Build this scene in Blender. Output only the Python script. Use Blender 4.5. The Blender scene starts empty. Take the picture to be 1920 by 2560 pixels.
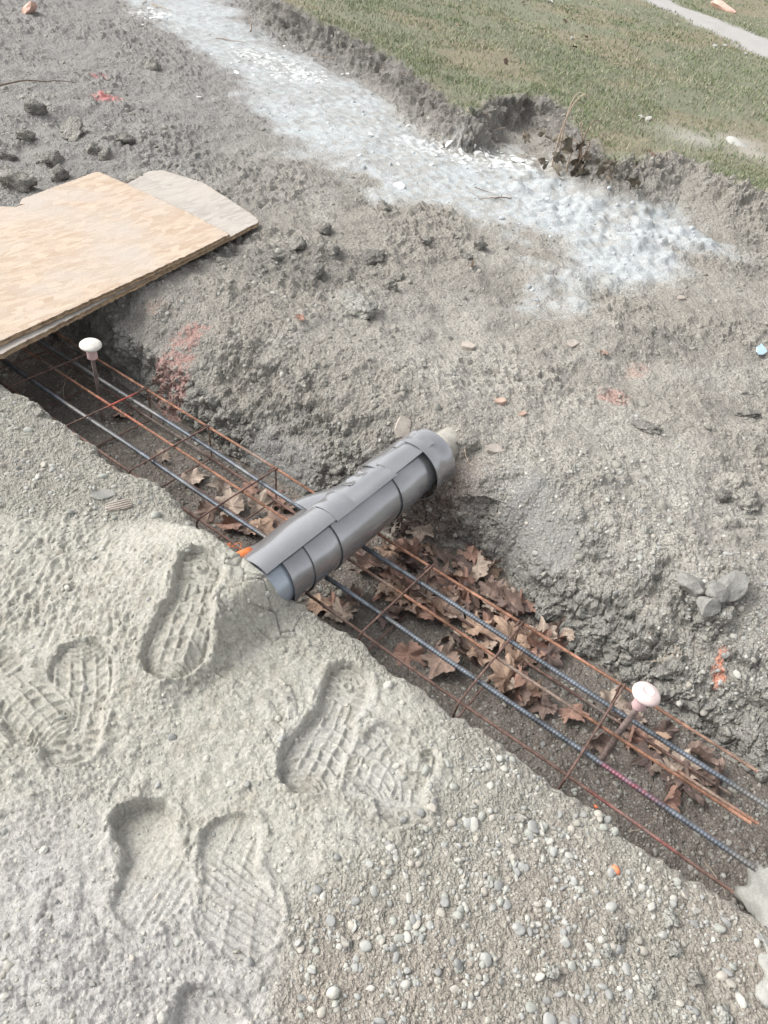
import bpy, bmesh, math, random
import numpy as np
from mathutils import Vector, Matrix, Euler
random.seed(7); RNG = np.random.default_rng(7)
scene = bpy.context.scene
COL = scene.collection

# ------------------------------------------------------------------ camera, sky, sun, exposure
UNIT = 0.33
FPX, YAW, PITCH, ROLL = 1874.5, math.radians(60.011), math.radians(42.266), math.radians(10.170)
CAM = np.array([-4.273, -0.0218, 4.768]) * UNIT
def cam_axes():
    f = np.array([math.sin(YAW)*math.cos(PITCH), math.cos(YAW)*math.cos(PITCH), -math.sin(PITCH)])
    r = np.cross(f, [0, 0, 1]); r /= np.linalg.norm(r); u = np.cross(r, f)
    c, s = math.cos(ROLL), math.sin(ROLL)
    return r*c + u*s, -r*s + u*c, f
CR, CU, CF = cam_axes()
cd = bpy.data.cameras.new('camera'); cam = bpy.data.objects.new('camera', cd); COL.objects.link(cam)
cd.sensor_fit = 'VERTICAL'; cd.sensor_height = 36.0; cd.lens = FPX/2560*36.0
cd.clip_start = 0.02; cd.clip_end = 300
M = Matrix.Identity(4)
for i in range(3):
    M[i][0], M[i][1], M[i][2], M[i][3] = CR[i], CU[i], -CF[i], CAM[i]
cam.matrix_world = M
scene.camera = cam

SUN_EL, SUN_AZ = math.radians(44), math.radians(-28)      # azimuth from +Y toward +X
w = bpy.data.worlds.new("World"); scene.world = w; w.use_nodes = True
nt = w.node_tree; bg = nt.nodes['Background']
sky = nt.nodes.new('ShaderNodeTexSky'); sky.sky_type = 'NISHITA'; sky.sun_disc = False
sky.sun_elevation = SUN_EL; sky.sun_rotation = SUN_AZ
sky.dust_density = 4.0; sky.air_density = 1.0; sky.ozone_density = 1.0
hs = nt.nodes.new('ShaderNodeHueSaturation'); hs.inputs['Saturation'].default_value = 0.16
nt.links.new(sky.outputs[0], hs.inputs['Color']); nt.links.new(hs.outputs[0], bg.inputs['Color'])
bg.inputs['Strength'].default_value = 0.15
sl = bpy.data.lights.new('sun', 'SUN'); sl.energy = 0.8; sl.angle = math.radians(26); sl.color = (1.0, 0.97, 0.92)
so = bpy.data.objects.new('sun', sl); COL.objects.link(so)
sd = Vector((math.sin(SUN_AZ)*math.cos(SUN_EL), math.cos(SUN_AZ)*math.cos(SUN_EL), math.sin(SUN_EL)))
so.rotation_euler = sd.to_track_quat('Z', 'Y').to_euler()
vs = scene.view_settings
vs.view_transform = 'Standard'; vs.look = 'None'; vs.gamma = 1.0; vs.use_curve_mapping = False
vs.exposure = 1.04
scene.cycles.max_bounces = 5; scene.cycles.diffuse_bounces = 3

# ------------------------------------------------------------------ noise helpers
_p = np.random.default_rng(3).permutation(4096).astype(np.int32); PERM = np.concatenate([_p, _p])
_g = np.random.default_rng(5).normal(size=(4096, 3)).astype(np.float32); _g /= np.linalg.norm(_g, axis=1)[:, None]
def _h(i, j, k):
    return PERM[(PERM[(PERM[i & 4095] + j) & 4095] + k) & 4095]
def perlin(x, y, z=None, s=1.0, seed=0):
    x = np.asarray(x, np.float32)*s + seed*17.13; y = np.asarray(y, np.float32)*s + seed*7.7
    z = (np.zeros_like(x) if z is None else np.asarray(z, np.float32)*s) + seed*3.31
    i = np.floor(x).astype(np.int32); j = np.floor(y).astype(np.int32); k = np.floor(z).astype(np.int32)
    fx, fy, fz = x-i, y-j, z-k
    u = fx*fx*fx*(fx*(fx*6-15)+10); v = fy*fy*fy*(fy*(fy*6-15)+10); t = fz*fz*fz*(fz*(fz*6-15)+10)
    r = 0
    for a in (0, 1):
        for b in (0, 1):
            for c in (0, 1):
                g = _g[_h(i+a, j+b, k+c)]
                d = g[..., 0]*(fx-a) + g[..., 1]*(fy-b) + g[..., 2]*(fz-c)
                r = r + d*(u if a else 1-u)*(v if b else 1-v)*(t if c else 1-t)
    return r*1.6
def fbm(x, y, z=None, s=1.0, o=3, seed=0, gain=.5):
    r = 0; a = 1.
    for q in range(o):
        r = r + a*perlin(x, y, z, s*(2.03**q), seed+q*11); a *= gain
    return r
def worley(x, y, z, s, seed=0):
    """F1, F2 and a random number of the nearest cell"""
    x = np.asarray(x, np.float32)*s + seed*13.7; y = np.asarray(y, np.float32)*s + seed*5.1; z = np.asarray(z, np.float32)*s + seed
    i = np.floor(x).astype(np.int32); j = np.floor(y).astype(np.int32); k = np.floor(z).astype(np.int32)
    f1 = np.full(x.shape, 9., np.float32); f2 = f1.copy(); cid = np.zeros(x.shape, np.float32)
    for a in (-1, 0, 1):
        for b in (-1, 0, 1):
            for c in (-1, 0, 1):
                h = _h(i+a, j+b, k+c)
                px = i+a+(h % 61)/61.; py = j+b+(h % 53)/53.; pz = k+c+(h % 47)/47.
                d = (px-x)**2+(py-y)**2+(pz-z)**2
                near = d < f1
                f2 = np.where(near, f1, np.minimum(f2, d)); cid = np.where(near, (h % 997)/997., cid); f1 = np.where(near, d, f1)
    return np.sqrt(f1), np.sqrt(f2), cid
def sst(a, b, x):
    t = np.clip((np.asarray(x, float)-a)/(b-a), 0, 1); return t*t*(3-2*t)
def lerp(a, b, t): return a + (b-a)*t
def unproj(px, py, z):
    d = CF*FPX + CR*(px-960) + CU*(1280-py)
    return CAM + d*((z-CAM[2])/d[2])
DS = 1920/1659.
def plan(pts, z, k=DS):
    return np.array([unproj(a*k, b*k, z)[:2] for a, b in pts])
def sdf(x, y, poly):
    """signed distance to a plan polygon, positive inside"""
    shp = x.shape; x = x.ravel(); y = y.ravel()
    d = np.full(x.shape, 1e9); ins = np.zeros(x.shape, bool); n = len(poly)
    for a in range(n):
        x0, y0 = poly[a]; x1, y1 = poly[(a+1) % n]
        ex, ey = x1-x0, y1-y0; t = np.clip(((x-x0)*ex+(y-y0)*ey)/(ex*ex+ey*ey+1e-12), 0, 1)
        d = np.minimum(d, (x-x0-ex*t)**2+(y-y0-ey*t)**2)
        if y0 != y1:
            c = ((y0 > y) != (y1 > y)) & (x < ex*(y-y0)/(y1-y0)+x0); ins ^= c
    d = np.sqrt(d); return np.where(ins, d, -d).reshape(shp)

# ------------------------------------------------------------------ plan layout (metres; y runs along the trench)
SAND = plan([(-200,1105),(0,1110),(120,1125),(230,1120),(350,1135),(450,1180),(580,1240),(620,1340),(720,1400),(860,1480),(970,1570),(985,1660),(900,1760),(800,1830),(640,1910),(590,2000),(600,2100),(590,2300),(-300,2300)], .1)
LIME = plan([(180,-60),(300,20),(420,110),(530,210),(620,330),(740,370),(800,440),(930,455),(1060,505),(1170,545),(1185,650),(1260,680),(1320,625),(1440,610),(1470,550),(1580,555),(1545,490),(1430,470),(1330,450),(1230,400),(1150,340),(1000,262),(860,195),(740,160),(600,95),(520,30),(420,-60)], .12)
LAWN = np.array(list(map(tuple, plan([(560,-60),(620,10),(700,50),(800,95),(880,140),(950,200),(1010,246),(1060,212),(1150,200),(1215,225),(1262,290),(1330,350),(1390,345),(1450,330),(1520,350),(1590,395),(1680,420),(1800,470)], .30))) + [(6, -8), (70, -30), (70, 70), (5, 70)])
PATH = plan([(1330,-25),(1450,28),(1560,80),(1670,133),(1900,260),(1900,180),(1680,92),(1580,52),(1480,14),(1400,-25)], .30)
TRENCH_Y = [-.9,-.4,.1,.37,.5,.65,.85,1.0,1.15,1.6,2.0,2.3,3.4]
E2 = [.08,.12,.16,.2,.31,.27,.155,.145,.10,.08,.10,.12,.12]          # foot of the far wall
ZV = [-.10,-.08,-.06,-.02,.045,.05,.0,-.01,-.02,-.01,.03,.05,.05]      # top of its steep part
E3 = [.46,.42,.48,.50,.50,.48,.54,.42,.46,.48,.42,.36,.36]           # where the slope meets the far ground
def e1(y): return -.408 + .028*sst(1.1, 1.45, y) + .02*perlin(y, y*0, s=2.2, seed=4) + .024*perlin(y, y*0, s=9, seed=5) + .011*perlin(y, y*0, s=38, seed=6)
def e2(y): return np.interp(y, TRENCH_Y, E2) + .012*perlin(y, y*0, s=7, seed=8)
def zfloor(x, y): return -.155 + .012*perlin(x, y, s=6, seed=9)
def z_near(x, y):
    z = .095 + .015*perlin(x, y, s=2.5, seed=12)
    z = z + .102*sst(-.435, -.492, x)*sst(-.95, -.60, x)*sst(.735, .835, y)*sst(1.28, .98, y)
    z = z + .02*np.exp(-((x+.75)/.25)**2-((y-1.3)/.3)**2)
    z = z - .02*sst(-.1, -.7, y)
    return z
def lawn_sd(x, y): return sdf(x, y, LAWN) + .03*perlin(x, y, s=4, seed=30) + .02*perlin(x, y, s=11, seed=31)
def z_far(x, y, sd):
    z = .12 + .02*perlin(x, y, s=1.1, seed=13) + .008*perlin(x, y, s=4, seed=14)
    wide = lerp(.22, .42, sst(2.4, 1.2, y))
    z = z + .035*np.exp(-((x-.66)/.13)**2-((y-.87)/.18)**2)
    z = z + .030*np.exp(-((x-1.0)/.25)**2-((y-1.9)/.3)**2)*(1+perlin(x, y, s=9, seed=311))
    z = z + sst(.25, .6, x)*sst(2.6, 1.6, x)*(.030*perlin(x, y, s=2.6, seed=301) + .014*perlin(x, y, s=6.5, seed=302))
    b = sst(-wide, .012, sd)
    return lerp(z, .30 + .02*perlin(x, y, s=.8, seed=15), b)
def profile(x, y, sd):
    a1, a2 = e1(y), e2(y); a3 = np.interp(y, TRENCH_Y, E3); zv = np.interp(y, TRENCH_Y, ZV)
    zn, zf, zr = z_near(x, y), zfloor(x, y), z_far(x, y, sd)
    rnd = .018*np.exp(-np.clip(a1-x, 0, 1)/.02)                      # crumbled rim
    t1 = np.clip((x-a1)/.02, 0, 1)
    z = np.where(x < a1, zn-rnd, lerp(zn-.018, zf, t1))
    t2 = np.clip((x-a2)/.05, 0, 1)
    zw = lerp(zf, zv, t2**.8)
    t3 = np.clip((x-a2-.05)/np.maximum(a3-a2-.05, .05), 0, 1)
    ter = t3 + .10*np.sin(t3*9.4+6*perlin(y*0, y, s=1.7, seed=303))*t3*(1-t3)*2.2
    zs = lerp(zv, zr, np.sin(np.clip(ter, 0, 1)*np.pi/2)**.95) + .022*np.sin(t3*np.pi)*fbm(x, y, s=7, o=2, seed=304)*1.6
    z = np.where(x > a2, zw, z); z = np.where(x > a2+.05, zs, z)
    T = sst(-.62, -.5, y)*sst(3.3, 3.1, y)
    ground = np.where(x < 0, zn, lerp(.095, zr, sst(0, .4, x)))
    return lerp(ground, z, T)

# boot prints: heel and toe (source pixels), depth, tread strength
PRINTS = [((514,1446),(404,1722),.026,1.0,1),((885,1655),(735,1985),.026,.9,1),((160,1925),(206,1612),.014,.9,-1),((-70,1650),(150,1850),.014,.8,1),
          ((335,2000),(388,2310),.034,.2,1),((575,2035),(630,2395),.009,.4,-1),((1010,2080),(1030,1850),.007,.7,1),((1010,1830),(905,1990),.009,.8,-1),((530,2470),(420,2740),.016,.6,1)]
def boot(x, y):
    dz = np.zeros_like(x); press = np.zeros_like(x)
    for (h, t, dep, tr, side) in PRINTS:
        a = unproj(*h, .09)[:2]; b = unproj(*t, .09)[:2]; L = np.linalg.norm(b-a); d = (b-a)/L
        u = ((x-a[0])*d[0]+(y-a[1])*d[1])/L; v = (-(x-a[0])*d[1]+(y-a[1])*d[0])
        box = (u > -.3) & (u < 1.3) & (np.abs(v) < .17)
        if not box.any(): continue
        uu, vv = u[box], v[box]
        vv = vv - side*.012*np.sin(uu*np.pi)*1.2
        vv = vv + .003*perlin(uu*10, vv*40, s=1, seed=41)
        hw = 1.36*np.interp(uu, [0,.03,.1,.2,.3,.42,.55,.68,.8,.9,.96,1.0], [0,.024,.038,.042,.040,.036,.044,.053,.052,.043,.030,.0])
        e = np.minimum(hw-np.abs(vv), np.minimum(uu, 1-uu)*L*1.4)
        rag = .006 if tr < .5 else .0025
        e = e + rag*perlin(uu*L, vv, s=22, seed=49) + rag*.6*perlin(uu*L, vv, s=60, seed=47)
        if tr < .5: dep = dep*(1.15-1.0*sst(.15, .75, uu + 2*side*vv))
        inside = sst(-.003, .010, e)
        rim = np.exp(-((e+.011)/.009)**2)*.006*(.2+2.2*np.abs(perlin(uu*4, vv*30, s=2, seed=43)))
        rv = lambda q, p, wd: np.exp(-(np.abs(((q/p) % 1-.5)*p)/wd)**2.6)
        fore = sst(.40, .44, uu)
        cx = vv*.86 + .004*perlin(uu*3, vv*9, s=1.5, seed=48)
        grid = np.maximum(rv(cx+.012, .024, .0030)*(uu < .93), rv(uu*L - 7*vv*vv, .028, .0032)); grid = np.where(uu > .84, np.maximum(rv(uu*L - 9*vv*vv, .013, .0026), .5*grid), grid)
        arc = rv(np.sqrt(((uu-.16)*L)**2+vv**2), .0185, .0030)*(np.hypot((uu-.16)*L, vv) > .006)
        bars = rv(uu*L+.004, .020, .0026)*(np.abs(vv) > .014)
        heel = np.where((uu < .1) | (np.hypot((uu-.16)*L, vv) < .024), arc, bars)
        wst = .7*rv(vv+.010, .020, .0028)*(np.abs(vv) < .024)
        tread = np.where(uu > .44, grid, np.where(uu < .30, heel, wst))
        if tr < .5: tread = rv(uu*L*.8+side*vv*.9, .019, .0036)*sst(.02, .09, (uu-.1)*L)*1.6 + .8*rv(uu*L*.5-side*vv, .05, .004)
        edge_in = sst(.004, .009, e)
        n = .5+.5*sst(-.3, .2, perlin(uu*5, vv*25, s=1.3, seed=45+int(h[0]) % 97))
        roll = .25*sst(.35, .65, np.abs(uu-.45))*-1
        z = -dep*inside*(1+roll*.4 + .12*perlin(uu*4, vv*12, s=1, seed=46)) + tread*edge_in*.0105*tr*n + rim
        idx = np.where(box)
        dz[idx] = np.where(np.abs(z) > 1e-5, lerp(dz[idx], z, np.maximum(inside, (dz[idx] > -1e-3)*1.)), dz[idx])
        press[idx] = np.maximum(press[idx], inside)
    return dz, press

# pixel blobs -> plan gaussians (display px)
def blob(x, y, pts, z, r):
    o = np.zeros_like(x)
    for a, b in pts:
        q = unproj(a*DS, b*DS, z); o = np.maximum(o, np.exp(-((x-q[0])**2+(y-q[1])**2)/r**2))
    return o

C_SAND = np.array([.372,.359,.314]); C_SANDW = np.array([.400,.390,.362]); C_GRIT = np.array([.322,.307,.267])
C_SOIL = np.array([.305,.284,.250]); C_DARK = np.array([.195,.185,.166]); C_PALE = np.array([.375,.355,.318])
C_CLAY = np.array([.262,.258,.238]); C_LIME = np.array([.395,.416,.420]); C_WHITE = np.array([.70,.71,.69])
C_LAWN = np.array([.18,.185,.13]); C_PATH = np.array([.38,.365,.35]); C_BANK = np.array([.205,.192,.175]); C_RED = np.array([.42,.20,.17])

def mix(c, d, m): return c + (d-c)*np.clip(m, 0, 1)[..., None]
def terrain(X, Y, fine=True):
    """displaced positions, colours and region ids for a structured grid"""
    sd = lawn_sd(X, Y)
    Z = profile(X, Y, sd)
    P = np.stack([X, Y, Z], -1)
    dx = np.gradient(P, axis=0); dy = np.gradient(P, axis=1)
    N = np.cross(dx, dy); N /= np.linalg.norm(N, axis=-1)[..., None]+1e-12
    N = np.where(N[..., 2:] < 0, -N, N)
    sand_sd = sdf(X, Y, SAND) + .03*perlin(X, Y, s=9, seed=50) + .012*perlin(X, Y, s=40, seed=51)
    sand = sst(-.07, .06, sand_sd)
    lime_sd = sdf(X, Y, LIME) + .17*fbm(X, Y, s=2.6, o=5, seed=52, gain=.62)
    lime = sst(-.06, .20, lime_sd)*(1-sst(-.34, -.12, sd))
    lawn = sst(-.05, .04, sd)
    a1, a2 = e1(Y), e2(Y)
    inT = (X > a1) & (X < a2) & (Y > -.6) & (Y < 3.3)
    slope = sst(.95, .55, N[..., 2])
    near = sst(0, -.01, X-a1)
    far = X > a2
    soil = np.clip(far*(1-lawn)*(1-lime*.75), 0, 1)
    # displacement
    f1, f2, cid = worley(X, Y, Z, 22, 1); g1, g2, gid = worley(X, Y, Z, 55, 2); h1, h2, hid = worley(X, Y, Z, 120, 3)
    lumpy = sst(-.25, .45, fbm(X, Y, s=1.6, o=2, seed=55))
    lumps = np.clip(.62-f1, 0, 1)*(cid > .45)*.040 + np.clip(.62-g1, 0, 1)*(gid > .35)*.020 + np.clip(.6-h1, 0, 1)*.0075
    big = fbm(X, Y, Z, s=9, o=4, seed=57, gain=.55)
    ridge = 1-np.abs(fbm(X, Y, Z, s=14, o=3, seed=60))
    D = soil*(lumps*(.25+.9*lumpy) + .012*big)
    k1_, _, kd_ = worley(X, Y, Z, 230, 7)
    micro = np.clip(.6-k1_, 0, 1)*.0048*(kd_ > .3)
    D = D + soil*micro*.8*fine
    # wall faces: ledges, cracks, hollows
    cr = np.clip(.07-(f2-f1), 0, .07)/.07
    wallm = slope*far
    smooth_face = np.clip(1.5*np.maximum(blob(X, Y, [(1120,1140),(1150,1180),(1185,1215)], -.05, .07), blob(X, Y, [(600,1010),(560,990),(640,1030)], -.1, .06)), 0, 1)
    D = D + wallm*(1-smooth_face)*(.020*big + .012*(ridge-.7)) - slope*far*cr*.012
    strat = perlin(X*.6, Y*.6, Z*3.2, s=12, seed=66)
    D = D + wallm*.016*strat*sst(.7, .1, Y)
    D = D*(1-.8*smooth_face*far)
    D = D + inT*(.006*big + lumps*.35)
    # near ground: gritty except where the sand was pressed
    bz, press = boot(X, Y) if fine else (0*X, 0*X)
    nearg = near*(1-press)
    flat = blob(X, Y, [(330,1190),(280,1200),(470,1290),(560,1300)], .11, .075)
    crumb = (np.clip(.6-h1, 0, 1)*.0085*(hid > .25) + np.clip(.6-g1, 0, 1)*(gid > .7)*.009) + micro*1.3
    slabby = sst(.05, .35, fbm(X, Y, s=7, o=2, seed=171))
    q1, q2, qi = worley(X+.008*perlin(X, Y, s=30), Y+.008*perlin(X, Y, s=30, seed=4), Z*0, 26, 9)
    slab_ = (qi*.006 - np.clip(.06-(q2-q1), 0, .06)/.06*.004)
    rough = sst(-.35, .35, fbm(X, Y, s=5, o=2, seed=70))
    D = D + nearg*(1-.9*flat)*(sand*(crumb*(.2+1.0*rough)*(1-.7*slabby) + slab_*slabby + .0045*fbm(X, Y, Z, s=30, o=3, seed=72)) + (1-sand)*(crumb*.8 + .006*fbm(X, Y, Z, s=18, o=3, seed=74)))
    # scaly ripples left by scraping
    ang = .5; rx = X*math.cos(ang)+Y*math.sin(ang); ry = -X*math.sin(ang)+Y*math.cos(ang)
    scal = blob(X, Y, [(120,1180),(250,1260),(60,1300),(180,1230),(230,1330)], .1, .13)
    scal2 = blob(X, Y, [(90,2000),(180,2080),(60,2120),(240,1980)], .1, .11)
    rp = np.abs(perlin(rx*18, ry*52, s=1, seed=80) + .5*perlin(rx*40, ry*110, s=1, seed=81))
    rp2 = np.abs(perlin(rx*60, ry*22, s=1, seed=82))
    D = D + near*(1-press)*(scal*(rp-.3)*.014 + scal2*(.3-rp2)*-.014)
    # dried cracks beside the pipe
    crm = blob(X, Y, [(490,1250),(560,1270),(600,1340),(450,1330)], .12, .07)
    k1, k2, _ = worley(X+.01*perlin(X, Y, s=25), Y, Z*0, 16, 6)
    D = D - near*crm*np.clip(.05-(k2-k1), 0, .05)/.05*.012
    # lime: soft lumps where it was dumped
    dump = blob(X, Y, [(1240,450),(1330,500),(1400,540),(1300,560),(1500,520),(1180,400),(1380,480),(1250,600)], .14, .30)
    D = D + lime*(.014*np.abs(fbm(X, Y, s=12, o=4, seed=84)) + dump*(.055*np.abs(fbm(X, Y, s=4.5, o=4, seed=85)) + lumps*.6)) + lime*(1-dump)*lumps*.10
    # bank face: torn turf
    bank = np.clip(sst(-.30, -.02, sd)*(1-sst(.0, .05, sd)), 0, 1)*far
    D = D + bank*(.030*big + lumps*.8)
    D = D + lawn*(.010*fbm(X, Y, s=5, o=3, seed=88))
    P = P + N*D[..., None]
    P[..., 2] += bz*near + lawn*0
    # pale lump of concrete spill at the end of the trench
    # ---- colour (albedo only)
    c1 = fbm(X, Y, Z, s=3, o=4, seed=90); c2 = fbm(X, Y, Z, s=22, o=3, seed=94)
    col = mix(np.broadcast_to(C_SOIL, X.shape+(3,)), C_PALE, sst(-.1, .7, c1)*.8)
    damp = sst(.15, .6, fbm(X, Y, s=1.3, o=3, seed=97)) * lumpy
    col = mix(col, C_DARK, damp*.75)
    farleft = sst(1.6, 3.0, Y-.35*X)*far
    col = mix(col, np.array([.265,.258,.25]), farleft*.7)
    dry = blob(X, Y, [(900,780),(1000,800),(1150,1000),(1350,1000),(1450,1050),(1600,1100),(1250,900),(1400,1200),(1000,720)], .1, .28)
    col = mix(col, C_PALE*1.05, dry*.75)
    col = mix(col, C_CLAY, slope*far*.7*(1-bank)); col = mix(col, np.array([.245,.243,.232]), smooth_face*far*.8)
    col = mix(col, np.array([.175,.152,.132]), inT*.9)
    col = mix(col, np.array([.20,.15,.125]), blob(X, Y, [(900,1130),(850,1180),(940,1100)], -.05, .12)*far*.8)
    ncol = mix(np.broadcast_to(C_GRIT, X.shape+(3,)), C_SOIL, sst(0, .6, c1)*.5)
    ncol = mix(ncol, np.array([.30,.258,.218]), blob(X, Y, [(960,2130),(700,2150),(1600,2050),(1200,2000)], .1, .16)*.6)
    scol = mix(np.broadcast_to(C_SAND, X.shape+(3,)), C_SANDW, blob(X, Y, [(760,1560),(700,1600),(820,1700),(500,1980),(350,2000),(150,2010),(60,2100)], .1, .12)*.8)
    scol = mix(scol, C_SAND*np.array([.80,.78,.74]), sst(.0, .6, c2)*.5)
    scol = mix(scol, np.array([.37,.355,.345]), sst(1750, 2150, 0*X+1) + .75*blob(X, Y, [(90,2050),(200,2130),(60,1900),(330,2160),(450,2170)], .1, .16))
    ncol = mix(ncol, scol, sand)
    col = mix(col, ncol, near*(X < 0))
    col = mix(col, C_LIME, lime*(.45+.55*sst(-.35, .3, c2+c1*.7+dump*.5))*(X > .5))
    wh = blob(X, Y, [(600,140),(650,165),(560,125),(1000,330),(1050,345),(1100,350),(1150,350),(930,318),(320,30)], .12, .16)
    col = mix(col, C_WHITE, wh*sst(-.1, .35, c2)*(X > .5)*.85)
    col = mix(col, C_BANK, bank*(1-lime)*.85*sst(1.0, 1.6, Y)); col = mix(col, C_SOIL*.9, bank*.6*sst(1.8, 1.0, Y)*(1-lime))
    lcol = mix(np.broadcast_to(C_LAWN, X.shape+(3,)), np.array([.22,.195,.14]), sst(-.1, .5, fbm(X, Y, s=.9, o=4, seed=101)))
    col = mix(col, lcol, lawn)
    path_sd = sdf(X, Y, PATH) + .12*perlin(X, Y, s=2.5, seed=103)
    col = mix(col, C_PATH, sst(-.08, .08, path_sd)); 
    beyond = sst(8, 10.5, X+.35*(Y-2)) * (path_sd < 0)
    bare = blob(X, Y, [(1600,310),(1500,300),(1620,330)], .3, .22)*far
    col = mix(col, C_PALE, bare*.7)
    # sprayed marks
    def spray(pts, z, r, c, s):
        nonlocal col
        m = blob(X, Y, pts, z, r)*(1.2+1.6*fbm(X, Y, Z, s=38, o=2, seed=105))
        col = mix(col, np.array(c), sst(.35, .8, m)*s)
    spray([(228,214)], .12, .09, (.62,.22,.21), .7); spray([(211,165)], .12, .06, (.62,.2,.2), .6)
    spray([(1335,858),(1320,852)], .12, .045, (.46,.24,.21), .5); spray([(1385,790),(1370,800)], .12, .04, (.45,.27,.22), .4)
    spray([(385,790),(375,815),(400,770),(420,760),(360,800)], .0, .06, (.42,.235,.205), .65); spray([(340,690)], .05, .05, (.36,.25,.2), .4)
    spray([(1548,1450),(1552,1470),(1545,1435)], -.02, .018, (.62,.27,.18), .85)
    # region per vertex: 0 ground, 1 sand, 2 lime, 3 trench, 4 lawn soil, 5 path
    reg = np.zeros(X.shape, int); reg[inT] = 3; reg[(near > .5) & (sand_sd > 0)] = 1
    reg[(lime > .35) & (X > .6)] = 2; reg[sd > 0] = 4; reg[(path_sd > 0) & (sd > 0)] = 5
    amt = np.clip(.35 + .65*soil + .5*inT + .4*near*(1-sand) + .1*near*sand*rough - .35*lime - .15*sand*near - .5*lawn - .6*press - .5*flat*near - .5*smooth_face, .08, 1)
    return P, np.concatenate([np.clip(col, 0, .95), amt[..., None]], -1), reg

# ------------------------------------------------------------------ materials
def mat(name, base=(.5,.5,.5), rough=.8, attr=None, noise=None, bump=None, spec=.3, metallic=0., rnd=None, coat=0.):
    m = bpy.data.materials.new(name); m.use_nodes = True; n = m.node_tree.nodes; l = m.node_tree.links
    b = n['Principled BSDF']; b.inputs['Roughness'].default_value = rough; b.inputs['Metallic'].default_value = metallic
    b.inputs['Specular IOR Level'].default_value = spec; b.inputs['Coat Weight'].default_value = coat
    if attr:
        a = n.new('ShaderNodeAttribute'); a.attribute_name = attr; out = a.outputs['Color']
    elif rnd:
        oi = n.new('ShaderNodeObjectInfo'); cr = n.new('ShaderNodeValToRGB')
        cr.color_ramp.elements[0].color = (*rnd[0], 1); cr.color_ramp.elements[1].color = (*rnd[-1], 1)
        for i, c in enumerate(rnd[1:-1]):
            e = cr.color_ramp.elements.new((i+1)/(len(rnd)-1)); e.color = (*c, 1)
        l.new(oi.outputs['Random'], cr.inputs[0]); out = cr.outputs[0]
    else:
        rg = n.new('ShaderNodeRGB'); rg.outputs[0].default_value = (*base, 1); out = rg.outputs[0]
    tc = n.new('ShaderNodeTexCoord'); geo = n.new('ShaderNodeNewGeometry')
    for (sc, lo, hi) in (noise or []):
        t = n.new('ShaderNodeTexNoise'); t.inputs['Scale'].default_value = sc; t.inputs['Detail'].default_value = 4
        l.new((geo.outputs['Position'] if not rnd else tc.outputs['Object']), t.inputs['Vector'])
        r = n.new('ShaderNodeMapRange'); r.inputs[1].default_value = .3; r.inputs[2].default_value = .7; r.inputs[3].default_value = lo; r.inputs[4].default_value = hi
        l.new(t.outputs[0], r.inputs[0])
        mx = n.new('ShaderNodeVectorMath'); mx.operation = 'SCALE'; l.new(out, mx.inputs[0]); l.new(r.outputs[0], mx.inputs['Scale']); out = mx.outputs[0]
    l.new(out, b.inputs['Base Color'])
    prev = None
    for (sc, dist, st) in (bump or []):
        t = n.new('ShaderNodeTexNoise'); t.inputs['Scale'].default_value = sc; t.inputs['Detail'].default_value = 3
        l.new((geo.outputs['Position'] if not rnd else tc.outputs['Object']), t.inputs['Vector'])
        bp = n.new('ShaderNodeBump'); bp.inputs['Distance'].default_value = dist; bp.inputs['Strength'].default_value = st
        l.new(t.outputs[0], bp.inputs['Height'])
        if prev: l.new(prev.outputs[0], bp.inputs['Normal'])
        prev = bp
    if prev: l.new(prev.outputs[0], b.inputs['Normal'])
    return m
M_GROUND = mat('earth', attr='albedo', rough=.95, spec=.15, noise=[(140,.78,1.2),(600,.80,1.2)], bump=[(90,.006,.6),(320,.003,.7),(900,.0012,.6)])
def crumble(m):
    n = m.node_tree.nodes; l = m.node_tree.links; b = n['Principled BSDF']; prev = b.inputs['Normal'].links[0].from_node
    at = [x for x in n if x.type == 'ATTRIBUTE'][0]; geo = n.new('ShaderNodeNewGeometry')
    for sc, d in ((75, .0065), (170, .0036), (380, .0018)):
        wn = n.new('ShaderNodeTexNoise'); wn.inputs['Scale'].default_value = sc*.7; l.new(geo.outputs['Position'], wn.inputs['Vector'])
        ma = n.new('ShaderNodeVectorMath'); ma.operation = 'MULTIPLY_ADD'; ma.inputs[1].default_value = (.25/sc,)*3; l.new(wn.outputs['Color'], ma.inputs[0]); l.new(geo.outputs['Position'], ma.inputs[2])
        v = n.new('ShaderNodeTexVoronoi'); v.feature = 'F1'; v.inputs['Scale'].default_value = sc; l.new(ma.outputs[0], v.inputs['Vector'])
        iv = n.new('ShaderNodeMath'); iv.operation = 'SUBTRACT'; iv.inputs[0].default_value = 1; l.new(v.outputs['Distance'], iv.inputs[1])
        bp = n.new('ShaderNodeBump'); bp.inputs['Distance'].default_value = d; l.new(at.outputs['Alpha'], bp.inputs['Strength']); l.new(iv.outputs[0], bp.inputs['Height']); l.new(prev.outputs[0], bp.inputs['Normal']); prev = bp
    l.new(prev.outputs[0], b.inputs['Normal'])
def crumb_bump(m, k=1.):
    n = m.node_tree.nodes; l = m.node_tree.links; b = n['Principled BSDF']; prev = b.inputs['Normal'].links[0].from_node; geo = n.new('ShaderNodeNewGeometry')
    for sc, d in ((60, .009*k), (160, .004*k)):
        v = n.new('ShaderNodeTexVoronoi'); v.inputs['Scale'].default_value = sc; l.new(geo.outputs['Position'], v.inputs['Vector'])
        bp = n.new('ShaderNodeBump'); bp.invert = True; bp.inputs['Distance'].default_value = d; l.new(v.outputs['Distance'], bp.inputs['Height']); l.new(prev.outputs[0], bp.inputs['Normal']); prev = bp
    l.new(prev.outputs[0], b.inputs['Normal'])
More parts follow.
